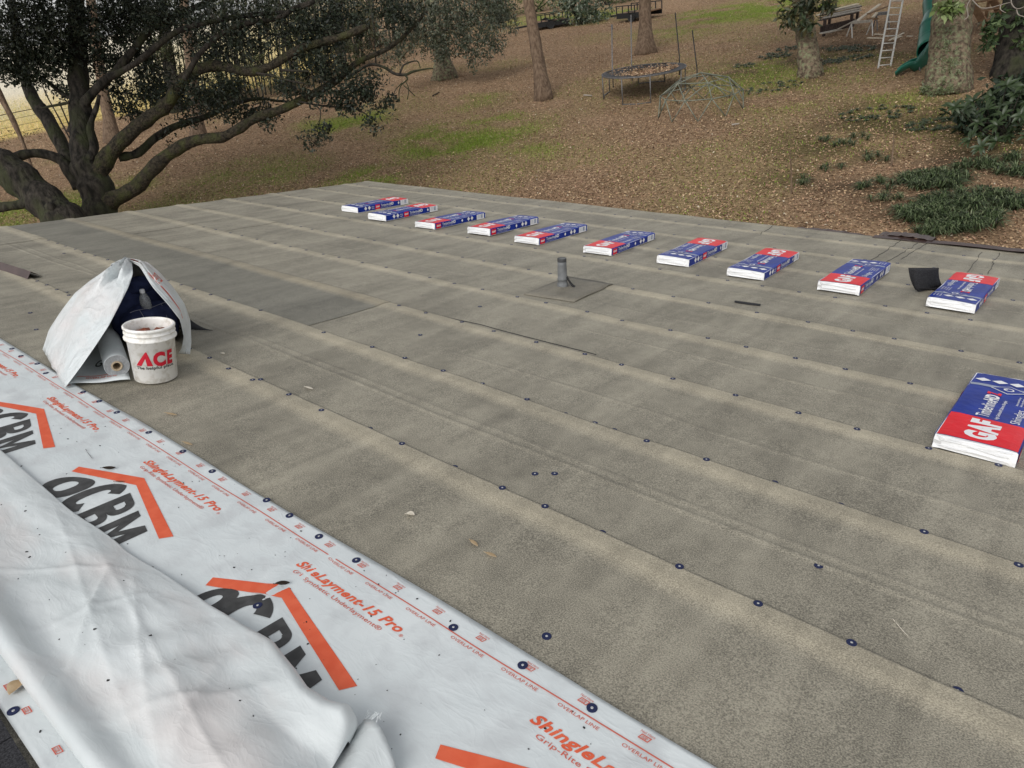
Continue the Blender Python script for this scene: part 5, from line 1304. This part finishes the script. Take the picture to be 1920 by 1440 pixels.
# ---- large leaved shrub at the right
b_ = ground(1878, 262); md = depth_of(b_)
shrub = empty('broadleaf_shrub', b_); tag(shrub, 'large shrub with long glossy leaves in whorls at the right edge above the strappy clumps', 'shrub')
def big_leaf_mesh(i, L, W):
    me_ = MB(); P = []
    for k in range(6):
        t_ = k/5; w_ = W*math.sin(math.pi*min(1, .06+t_*.94))**.8; z = -.25*L*t_**2*(1+.3*i)+.05*L*math.sin(3*t_); P.append([(-w_, t_*L, z+w_*.35), (0, t_*L, z), (w_, t_*L, z+w_*.35)])
    me_.grid(P); o = me_.build('leaf', MT['bleaf'], None, smooth=True); m_ = o.data; bpy.data.objects.remove(o); return m_
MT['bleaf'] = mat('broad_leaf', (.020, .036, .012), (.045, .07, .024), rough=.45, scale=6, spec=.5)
lm = [big_leaf_mesh(i, L, W) for i, (L, W) in enumerate([(.24, .036), (.21, .034), (.27, .040)])]
whorls = [(1905, 175), (1880, 195), (1915, 215), (1850, 205), (1835, 230), (1870, 235), (1895, 250), (1825, 190), (1860, 180), (1810, 205), (1790, 200), (1845, 255), (1880, 215), (1920, 160), (1910, 240), (1840, 275), (1925, 255), (1820, 262), (1888, 160), (1928, 190), (1868, 265), (1900, 280)]
cnt = 0; stems = MB()
for wx, wy in whorls:
    c_ = at(wx, wy, md-.2+random.uniform(-.7, .6)); ax_ = Vector((random.uniform(-.6, .3), random.uniform(-.9, -.1), random.uniform(.2, .9))).normalized()
    stems.tube([tuple(c_), tuple((np.array(c_)*.6+np.array(b_)*.4)+rng.normal(size=3)*.08), tuple(np.array(b_)+rng.normal(size=3)*.12)], [.008, .012, .02], 5)
    nl = random.randint(9, 13)
    for j in range(nl):
        th = j*2.4+random.random(); u_ = ax_.orthogonal().normalized(); v_ = ax_.cross(u_)
        d_ = (u_*math.cos(th)+v_*math.sin(th))*random.uniform(.7, 1.)+ax_*random.uniform(.0, .75); d_.normalize()
        zz = ax_-d_*ax_.dot(d_); zz.normalize(); xx = d_.cross(zz)
        o = bpy.data.objects.new('leaf', random.choice(lm)); C.objects.link(o); o.parent = shrub
        m_ = Matrix((xx, d_, zz)).transposed().to_4x4(); s_ = random.uniform(.75, 1.1); o.matrix_local = Matrix.Translation(Vector(c_)-Vector(b_)) @ m_ @ Matrix.Scale(s_, 4); cnt += 1
stems.build('stems', MT['bark'], shrub, b_)
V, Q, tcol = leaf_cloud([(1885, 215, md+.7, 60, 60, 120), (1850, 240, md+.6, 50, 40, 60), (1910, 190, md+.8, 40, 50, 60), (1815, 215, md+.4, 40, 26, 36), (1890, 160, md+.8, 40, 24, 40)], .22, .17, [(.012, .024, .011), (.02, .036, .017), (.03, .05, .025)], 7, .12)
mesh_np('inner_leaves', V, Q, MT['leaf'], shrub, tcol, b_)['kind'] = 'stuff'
# oleander like bush between the trailers, hedge bank behind
for px, py, wpx, hpx, n, L, lab, cols in [(1095, 46, 110, 60, 300, .26, 'silvery leaved bush between the two flat trailers', [(.07, .10, .055), (.12, .15, .10), (.04, .065, .03), (.22, .25, .19)]),
                                     (1010, 22, 150, 50, 300, .2, 'green bank of growth behind the left flat trailer', [(.10, .14, .04), (.14, .18, .06), (.07, .10, .03)]), (1135, 10, 100, 46, 260, .2, 'green hedge behind the silvery bush', [(.06, .09, .03), (.09, .12, .045), (.04, .06, .02)]),
                                     (1240, -4, 150, 34, 240, .2, 'dark hedge behind the right flat trailer', [(.03, .04, .02), (.05, .06, .03), (.07, .055, .04)]), (940, 40, 90, 60, 220, .2, 'dim green shrub left of the slim brown trunk', [(.05, .07, .03), (.08, .10, .045), (.035, .05, .02)])]:
    b_ = ground(px, py); d_ = depth_of(b_); o = empty('bush', b_); tag(o, lab, 'bush')
    V, Q, tcol = leaf_cloud([(px+wpx*.3*random.uniform(-1, 1), py-hpx*q, d_+random.uniform(-.6, .6), wpx*.40, hpx*.32, n//5) for q in (.15, .3, .5, .7, .85)], L, .16, cols, 8, .3, droop=-.2)
    mesh_np('foliage', V, Q, MT['leaf'], o, tcol, b_)
    mb = MB()
    for k in range(5): x0 = px+random.uniform(-.3, .3)*wpx; limb(mb, [(px+random.uniform(-.1, .1)*wpx, py+2), (x0, py-hpx*.6)], d_, [3, 1.5], 5); 
    mb.build('stems', MT['bark'], o, b_)['kind'] = 'stuff'

# ---- trampoline
def frame_at(px, py):
    b_ = ground(px, py); d_ = depth_of(b_); return b_, d_
tb, td = frame_at(1208, 176)
RT, HT = 1.50, .80
tramp = empty('trampoline', tb); tag(tramp, 'round leaf covered trampoline on grey legs behind the dome climber', 'trampoline')
def gz(x, y): return float(tz(tb[0]+x, tb[1]+y)-tb[2])
mb = MB(); mb.tube([(RT*math.cos(a_), RT*math.sin(a_), HT) for a_ in np.linspace(0, math.tau, 41)[:-1]], .026, 8, closed=True); mb.build('frame', MT['grey_steel'], tramp, smooth=True)
mb = MB(); P = [[(r_*math.cos(a_), r_*math.sin(a_), HT+.006-.10*(1-(r_/1.2)**2)*(r_ < 1.2)) for a_ in np.linspace(0, math.tau, 37)] for r_ in (1.24, 1.0, .7, .4, .1, .001)]
mb.grid(P); mb.build('mat', MT['dark_pad'], tramp, smooth=True)
mb = MB(); P = []
for i, a_ in enumerate(np.linspace(0, math.tau, 61)):
    k = 1 if (i % 17) < 14 else .35
    P.append([(r_*math.cos(a_), r_*math.sin(a_), HT+.024+.012*math.sin(i*1.9)*(q)) for q, r_ in ((0, RT-.25*k), (1, RT-.12), (0, RT+.02))])
mb.grid(P); mb.build('edge_pad', MT['dark_pad'], tramp, smooth=True)
rel = rng.normal(size=(2600, 2))*np.array([.55, .5])+np.array([.15, .1]); rel = rel[np.hypot(rel[:, 0], rel[:, 1]) < 1.25]; n = len(rel)
P_ = np.stack([rel[:, 0], rel[:, 1], HT+.015-.10*(1-(np.hypot(rel[:, 0], rel[:, 1])/1.2)**2).clip(0)+rng.uniform(0, .03, n)], 1); D_ = rng.normal(size=(n, 3)); D_[:, 2] *= .3
V, Q = leaves(P_, D_, rng.uniform(.06, .11, n), .27, N=np.tile([0, 0, 1.], (n, 1))+rng.normal(size=(n, 3))*.3); mesh_np('fallen_leaves', V, Q, MT['litter'], tramp, palette(n, LIT, .3))['kind'] = 'stuff'
for k in range(4):
    a0_ = k*math.pi/2+.35
    for s_ in (-.34, .34):
        a_ = a0_+s_; x, y = RT*math.cos(a_), RT*math.sin(a_); mb = MB(); mb.tube([(x, y, HT), (x, y, gz(x, y)-.02)], .02, 6); mb.build('leg', MT['grey_steel'], tramp, smooth=True)
    mb = MB(); pts = [(RT*math.cos(a0_+q), RT*math.sin(a0_+q), gz(RT*math.cos(a0_+q), RT*math.sin(a0_+q))+.02) for q in (-.34, 0, .34)]; mb.tube(pts, .02, 6); mb.build('foot_bar', MT['grey_steel'], tramp, smooth=True)
for j in range(44):
    a_ = j*math.tau/44; mb = MB(); mb.tube([(1.24*math.cos(a_), 1.24*math.sin(a_), HT), ((RT-.02)*math.cos(a_), (RT-.02)*math.sin(a_), HT-.004)], .008, 4); mb.build('spring', MT['grey_steel'], tramp)
# the four enclosure poles
def pole(p0, p1, m, r_=.022):
    e0 = at(*p0, td+.0)
    return None
for (bx, by), (txp, typ), dd_, m in [((1148, 125), (1147, 46), -.5, 'grey_steel'), ((1184, 115), (1183, 28), .9, 'grey_steel'), ((1274, 108), (1266, 24), 1.1, 'trailer'), ((1307, 130), (1298, 57), .2, 'trailer')]:
    q0, q1 = at(bx, by, td+dd_), at(txp, typ, td+dd_); mb = MB(); mb.tube([q0+(0, 0, -.7), q0, (q0+q1)/2, q1], [.022]*4, 7)
    if m == 'grey_steel' and bx < 1160: mb.tube([q1+(0, 0, -.16), q1], .034, 7)
    mb.build('enclosure_pole', MT[m], tramp, tb, True)
# ---- dome climber: hub points joined by struts
db, dd_ = frame_at(1314, 206)
dome = empty('dome_climber', db); tag(dome, 'faded green geodesic climbing dome in front of the trampoline', 'climbing frame')
RD = 1.38; HD_ = 1.12
def dome_ring(n, r_, z, ph, grd=False):
    out = []
    for i in range(n):
        a_ = ph+i*math.tau/n; x, y = r_*math.cos(a_), r_*math.sin(a_); zz = z
        if grd: zz = float(tz(db[0]+x, db[1]+y)-db[2])
        out.append(np.array([x, y, zz]))
    return out
g0 = dome_ring(10, RD, 0, .1, True); g1 = dome_ring(10, RD*.93, .52, .1+math.pi/10); g2 = dome_ring(5, RD*.60, .92, .1+math.pi/10); g3 = [np.array([0, 0, HD_])]
E_ = []
for i in range(10):
    E_ += [(g0[i], g1[i]), (g0[(i+1) % 10], g1[i]), (g1[i], g1[(i+1) % 10])]
for i in range(5):
    E_ += [(g2[i], g2[(i+1) % 5]), (g2[i], g3[0])]
    for k in (-1, 0, 1): E_.append((g2[i], g1[(2*i+k) % 10]))
for i, (p, q) in enumerate(E_):
    mb = MB(); mb.tube([p, q], .0165, 6); mb.build('strut', MT['green_steel'], dome, smooth=True)
for p in g1+g2+g3:
    mb = MB(); mb.lathe([(.001, -.02), (.034, -.014), (.034, .014), (.001, .02)], 8); o = mb.build('hub', MT['green_steel'], dome); o.location = tuple(p)
# ---- ladder leaning up into a tree
lb, ld = frame_at(1656, 127)
lad = empty('ladder', lb); tag(lad, 'long aluminium ladder leaning between the stacked boards and the green slide', 'ladder')
L0, L1 = at(1646, 130, ld), at(1669, 128, ld); T0, T1 = at(1672, -12, ld+.9), at(1695, -12, ld+.9)
up_ = (T0-L0); T0, T1 = L0+up_*1.5, L1+(T1-L1)*1.5
for p, q in ((L0, T0), (L1, T1)):
    mb = MB(); mb.bar(p, q, .03, .07, tuple(CF)); mb.build('rail', MT['alu'], lad, lb)
Lr = np.linalg.norm(T0-L0)
for k in range(int(Lr/.31)):
    f_ = (.16+.31*k)/Lr; mb = MB(); mb.tube([L0+(T0-L0)*f_, L1+(T1-L1)*f_], .017, 6); mb.build('rung', MT['alu'], lad, lb, True)
# ---- bench table with boards, sawhorse
wb, wd_ = frame_at(1572, 66)
fw = np.array([CF[0], CF[1], 0]); fw /= np.linalg.norm(fw); rt = np.array([CR[0], CR[1], 0]); rt /= np.linalg.norm(rt); upv = np.array([0, 0, 1.])
def Pg(px, py, h=0., dz=0.):
    b_ = ground(px, py); return b_+upv*h
bench = empty('work_table', wb); tag(bench, 'dark wooden table under the pile of boards right of the lichen flecked trunk', 'table')
fl_ = [ground(1540, 70), ground(1566, 60), ground(1600, 54), ground(1536, 50)]
HTB = .62
A0, A1, B1, B0 = ground(1530, 72), ground(1600, 56), ground(1612, 40), ground(1540, 52)
for q in (A0*.8+A1*.2, A1*.92+A0*.08, B0*.8+B1*.2, B1*.92+B0*.08):
    mb = MB(); mb.bar(q+upv*-.05, q+upv*HTB, .10, .10, (1, 0, 0)); mb.build('leg', MT['dark_wood'], bench, wb)
for s_ in np.linspace(.1, .9, 4):
    p, q = A0*(1-s_)+B0*s_, A1*(1-s_)+B1*s_; mb = MB(); mb.bar(p+upv*HTB, q+upv*HTB, .22, .035); mb.build('table_board', MT['dark_wood'], bench, wb)
p, q = A0*.9+A1*.1, A1; mb = MB(); mb.bar(p+upv*.28, q+upv*.28, .05, .30); mb.build('side_board', MT['dark_wood'], bench, wb)
mb = MB(); mb.bar(A0*.98+B0*.02-fw*.4+upv*.20, A1*.5+A0*.5-fw*.4+upv*.20, .22, .04); mb.build('seat', MT['plank'], bench, wb)
def board(p, q, w_, t_, m, label):
    c_ = (np.array(p)+np.array(q))/2; o = empty('board', c_); tag(o, label, 'board', 'loose boards round the work table')
    mb = MB(); mb.bar(np.array(p)-c_, np.array(q)-c_, w_, t_); mb.build('plank', MT[m], o)
TP = lambda s_, t_, h_: (A0*(1-s_)+A1*s_)*(1-t_)+(B0*(1-s_)+B1*s_)*t_+upv*(HTB+h_)
board(TP(.15, .12, .05), TP(1.12, .12, .05), .16, .04, 'plank', 'grey board on the near edge of the dark table')
board(TP(.30, .30, .06), TP(1.05, .42, .06), .14, .04, 'plank', 'second grey board from the near edge of the dark table')
board(TP(.35, .75, .06), TP(.95, .85, .06), .34, .05, 'plank', 'widest pale grey board lying on top of the dark table')
board(TP(.33, .70, .12), TP(.9, .92, .12), .20, .03, 'plank_pale', 'light board on the back of the wide grey board')
board(TP(-.1, .55, .06), TP(.25, .8, .06), .14, .03, 'plank_pale', 'short light board at the left end of the dark table')
sh0, sh1 = ground(1594, 70), ground(1632, 66)
d_ = depth_of(sh0)
sb = (sh0+sh1)/2; saw = empty('sawhorse', sb); tag(saw, 'white metal legged sawhorse carrying boards left of the ladder', 'sawhorse')
mb = MB(); mb.bar(sh0+upv*.52, sh1+upv*.52, .10, .09); mb.build('beam', MT['plank'], saw, sb)
for p in (sh0, sh1):
    for s_ in (-1, 1): mb = MB(); mb.bar(p+upv*.5, p+fw*.26*s_-rt*.04+upv*(-.03), .035, .035); mb.build('leg', MT['alu'], saw, sb)
board(ground(1558, 66)+upv*.10, at(1605, 38, d_-.1), .11, .04, 'plank', 'grey board sloping from the ground up to the sawhorse')
board(at(1606, 40, d_-.05), at(1650, 8, d_+1.6), .12, .045, 'plank_pale', 'yellowish board sloping up to the right over the sawhorse')
board(at(1628, 26, d_+.3), at(1668, 10, d_+1.7), .11, .04, 'plank_brown', 'brown board crossing toward the ladder behind the sawhorse')
board(at(1626, 36, d_+.1), at(1646, 35, d_+.1), .10, .05, 'plank_brown', 'short brown offcut lying across the sawhorse')
board(at(1636, 33, d_+.2), at(1644, 24, d_+.2), .12, .05, 'plank_pale', 'stubby pale offcut standing on the sawhorse end')
s2a, s2b = ground(1640, 58), ground(1662, 56); saw2 = empty('sawhorse', (s2a+s2b)/2); tag(saw2, 'grey second sawhorse half hidden behind the ladder', 'sawhorse'); sb = (s2a+s2b)/2
mb = MB(); mb.bar(s2a+upv*.62, s2b+upv*.62, .08, .12); mb.build('beam', MT['grey_steel'], saw2, sb)
for p in (s2a, s2b):
    for s_ in (-1, 1): mb = MB(); mb.bar(p+upv*.6, p+fw*.22*s_+upv*(-.03), .035, .035); mb.build('leg', MT['grey_steel'], saw2, sb)
for (a_, b2, lab) in [((1667, 78), (1694, 64), 'pale lath on the ground right of the ladder'), ((1626, 73), (1655, 74), 'pale lath on the ground before the sawhorse'), ((1640, 66), (1658, 67), 'short pale offcut on the ground behind the ladder'), ((1674, 76), (1690, 70), 'second thin lath lying right of the ladder'), ((1700, 70), (1710, 70), 'tiny pale offcut left of the green slide')]:
    board(ground(*a_)+upv*.04, ground(*b2)+upv*.04, .07, .03, 'plank_pale', lab)
# ---- green tube slide behind the mossy trunk
sb, sdp = frame_at(1735, 128)
slide = empty('tube_slide', sb); tag(slide, 'green plastic tube slide curling down behind the mossy trunk', 'slide')
sdp += .3
def sp(x, y, d=0.): return at(x-9, y, sdp+d)
ctl = [sp(1762, 2, 1.2), sp(1764, 30, .9), sp(1757, 52, .55), sp(1754, 78, .3), sp(1752, 96, .0)]
tt = np.linspace(0, len(ctl)-1, 21); path = np.stack([np.interp(tt, range(len(ctl)), [p[i] for p in ctl]) for i in range(3)], 1)
mb = MB(); mb.tube(path, [.36]*21, 20, False); mb.build('tube', MT['slide'], slide, sb, True, .03)
for k in (5, 10, 15):
    mb = MB(); mb.tube([path[k]-(path[k+1]-path[k])*.35, path[k]+(path[k+1]-path[k])*.35], .385, 20, False); mb.build('ring_flange', MT['slide'], slide, sb, True)
# lower bend: a hooded mouth and an open chute
m0 = [sp(1756, 84, .2), sp(1750, 97, -.1), sp(1740, 106, -.3), sp(1728, 111, -.5)]
mb = MB(); P = []
side = (rt*.55+fw*.83)
for i, c_ in enumerate([m0[0], m0[1], m0[2], m0[3], sp(1716, 117, -.6), sp(1702, 124, -.65), sp(1690, 132, -.7)]):
    row = []; full = [1.9, 1.75, 1.35, .95, .8, .75, .7][i]
    for a_ in np.linspace(-math.pi/2-full*math.pi/2, -math.pi/2+full*math.pi/2, 17):
        r_ = [.36, .37, .37, .36, .33, .32, .33][i]; row.append(tuple(np.array(c_)+side*r_*math.cos(a_)+upv*r_*math.sin(a_)*(1. if i < 4 else .75)+upv*(.0 if i < 4 else .10)))
    P.append(row)
mb.grid(P); mb.build('chute', MT['slide'], slide, sb, True, .03)
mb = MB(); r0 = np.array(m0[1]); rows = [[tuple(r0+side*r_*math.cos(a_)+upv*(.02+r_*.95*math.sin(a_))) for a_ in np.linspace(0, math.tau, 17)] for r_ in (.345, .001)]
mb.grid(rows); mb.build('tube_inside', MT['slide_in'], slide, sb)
for s_ in (0, -1):
    mb = MB(); mb.tube([np.array(r_[s_])+upv*.01 for r_ in P[2:]], .022, 6); mb.build('chute_lip', MT['slide'], slide, sb, True)
g = ground(1727, 134); mb = MB(); mb.tube([g+upv*-.05, sp(1728, 113, -.35)], .022, 6); mb.build('support_leg', MT['grey_steel'], slide, sb)
# upper coil of the slide, left of the trunk
mb = MB(); mb.tube([sp(1742, -30, 1.4), sp(1756, -18, 1.3), sp(1768, -6, 1.2), sp(1772, 8, 1.0)], [.30, .33, .36, .36], 18, False); mb.build('tube', MT['slide'], slide, sb, True, .03)
# ---- wooden steps between the right hand trunks
stp = ground(1858, 62); d_ = depth_of(stp); steps = empty('wooden_steps', stp); tag(steps, 'brown wooden play steps between the two large right hand trunks', 'steps')
for x_ in (0, 1):
    mb = MB(); mb.bar(stp+rt*(.75*x_)-upv*.05+fw*.1*x_, stp+rt*(.75*x_-.55)+fw*1.7+upv*1.9, .05, .26); mb.build('stringer', MT['plank_brown'], steps, stp)
for k in range(7):
    f_ = (k+.6)/7.2; c_ = stp+(rt*-.55+fw*1.7+upv*1.95)*f_
    mb = MB(); mb.bar(c_-fw*.02, c_+rt*.75+fw*.1, .24, .04); mb.build('tread', MT['plank_brown'], steps, stp)
mb = MB()
for x_ in (-.6, .9): mb.bar(stp+rt*x_+fw*1.8, stp+rt*x_+fw*1.8+upv*3.2, .10, .10, (1, 0, 0))
for i_, x_ in enumerate((-.6, .9)): 
    mb = MB(); mb.bar(stp+rt*x_+fw*1.8-upv*.1, stp+rt*x_+fw*1.8+upv*3.2, .10, .10, (1, 0, 0)); mb.build('post', MT['plank_brown'], steps, stp)
mb = MB(); mb.bar(stp-rt*.7+fw*1.9+upv*1.95, stp+rt*1.0+fw*1.9+upv*1.95, 1.2, .05); mb.build('platform', MT['plank_brown'], steps, stp)
# ---- flat trailers at the back of the yard
def trailer(p0, p1, label, nrail, hgt=.42):
    a_, b2 = ground(*p0), ground(*p1); b2 = a_+(b2-a_); ctr = (a_+b2)/2; o = empty('flat_trailer', ctr); tag(o, label, 'trailer', 'black flat trailers at the back of the yard')
    ln = (b2-a_); LN = np.linalg.norm(ln); e = ln/LN; e[2] = 0; e /= np.linalg.norm(e); n_ = np.array([-e[1], e[0], 0])
    if n_ @ CF < 0: n_ = -n_
    z0 = max(a_[2], b2[2])+.45
    P0 = np.array([a_[0], a_[1], z0])
    W_ = 1.6
    mb = MB(); mb.bar(P0+n_*W_/2, P0+e*LN+n_*W_/2, W_, .06); mb.build('deck', MT['plank_brown'], o, ctr)
    for w_ in (0, W_):
        mb = MB(); mb.bar(P0+n_*w_-upv*.12, P0+e*LN+n_*w_-upv*.12, .06, .30); mb.build('side_beam', MT['trailer'], o, ctr)
        mb = MB(); mb.bar(P0+n_*w_+upv*hgt, P0+e*LN+n_*w_+upv*hgt, .05, .05); mb.build('top_rail', MT['trailer'], o, ctr)
        for k in range(nrail):
            c_ = P0+n_*w_+e*LN*k/(nrail-1); mb = MB(); mb.bar(c_, c_+upv*hgt, .05, .05, (1, 0, 0)); mb.build('post', MT['trailer'], o, ctr)
    for w_ in (-.02, W_+.02):
        for f_ in (.5,):
            mb = MB(); mb.lathe([(.001, -.09), (.14, -.09), (.15, -.07), (.25, -.085), (.27, -.05), (.27, .05), (.25, .085), (.15, .07), (.001, .09)], 18)
            c_ = P0+n_*w_+e*LN*f_; wz = float(tz(c_[0], c_[1]))+.27
            wh = mb.build('wheel', MT['trailer'], o); wh.location = Vector((c_[0], c_[1], wz))-Vector(ctr); wh.rotation_euler = Vector(n_).to_track_quat('Z', 'Y').to_euler()
        mb = MB(); mb.bar(P0+n_*w_+e*LN*.36+upv*.10, P0+e*LN*.64+n_*w_+upv*.10, .24, .03); mb.build('fender', MT['trailer'], o, ctr)
    mb = MB(); mb.bar(P0+n_*W_/2-upv*.1, P0-e*1.0+n_*W_/2-upv*.15, .08, .1); mb.build('drawbar', MT['trailer'], o, ctr)
    return o
trailer((1000, 60), (1066, 50), 'black railed flat trailer at left, behind the slim brown trunk', 5)
trailer((1157, 44), (1214, 38), 'black railed flat trailer behind the straight brown trunk and trampoline', 6)
# ---- thin stakes in the litter
for p, q, lab in [((1484, 364), (1481, 280), 'thin brown stake standing in the litter near the eave, left of the pair'), ((1671, 312), (1676, 245), 'thin brown stake farther back, right of the pair')]:
    b_ = ground(*p); d_ = depth_of(b_); o = empty('stake', b_); tag(o, lab, 'stake', 'thin stakes in the yard')
    mb = MB(); limb(mb, [p, ((p[0]+q[0])/2+1, (p[1]+q[1])/2), q], d_, [3.4, 2.6, 1.6], 6, .05); mb.build('rod', MT['bark_brown'], o, b_)
# ---- wire fence before the field
fence = empty('wire_fence', GA); tag(fence, 'low dark wire fence along the edge of the dry field at the left', 'fence')
fd = np.append(_fd/np.linalg.norm(_fd), 0)
posts = []
for k in range(-5, 12):
    q = GA+fd*k*3.0; q[2] = tz(q[0], q[1]); posts.append(q.copy())
    mb = MB(); mb.tube([q-upv*.1, q+upv*1.15], .035, 6); mb.build('post', MT['twig'], fence, GA)
for h_ in (.25, .55, .85, 1.1):
    mb = MB(); mb.tube([q+upv*h_ for q in posts], .016 if h_ > 1 else .007, 4, False); mb.build('rail' if h_ > 1 else 'wire', MT['twig'], fence, GA)
# weeds along the fence
V, Q, tcol = leaf_cloud([(20, 265, depth_of(GA)-1, 40, 26, 24), (70, 258, depth_of(GA)-1, 30, 18, 16), (110, 250, depth_of(GA)-1, 24, 16, 14)], .09, .2, [(.08, .06, .03), (.12, .09, .04), (.05, .05, .02)], 5, .3, droop=-.6)
wk = empty('fence_weeds', GA); tag(wk, 'sparse dry weeds along the wire fence at left', 'weeds', kind='stuff'); mesh_np('stalks', V, Q, MT['leaf'], wk, tcol, GA)['kind'] = 'stuff'
# sticks on the litter
for (a_, b2, lab, w_) in [((812, 181), (824, 175), 'short dark stick on the litter below the lichen covered trunk', .07), ((1095, 180), (1110, 182), 'short pale stick on the litter left of the trampoline', .07), ((1372, 236), (1386, 235), 'pale stick lying below the dome climber', .06)]:
    p, q = ground(*a_), ground(*b2); c_ = (p+q)/2; o = empty('stick', c_); tag(o, lab, 'stick'); mb = MB(); mb.tube([p+upv*.03-c_, q+upv*.05-c_], [w_/2, w_/3], 6); mb.build('wood', MT['twig_pale'] if 'pale' in lab else MT['twig'], o)
bpy.context.view_layer.update()
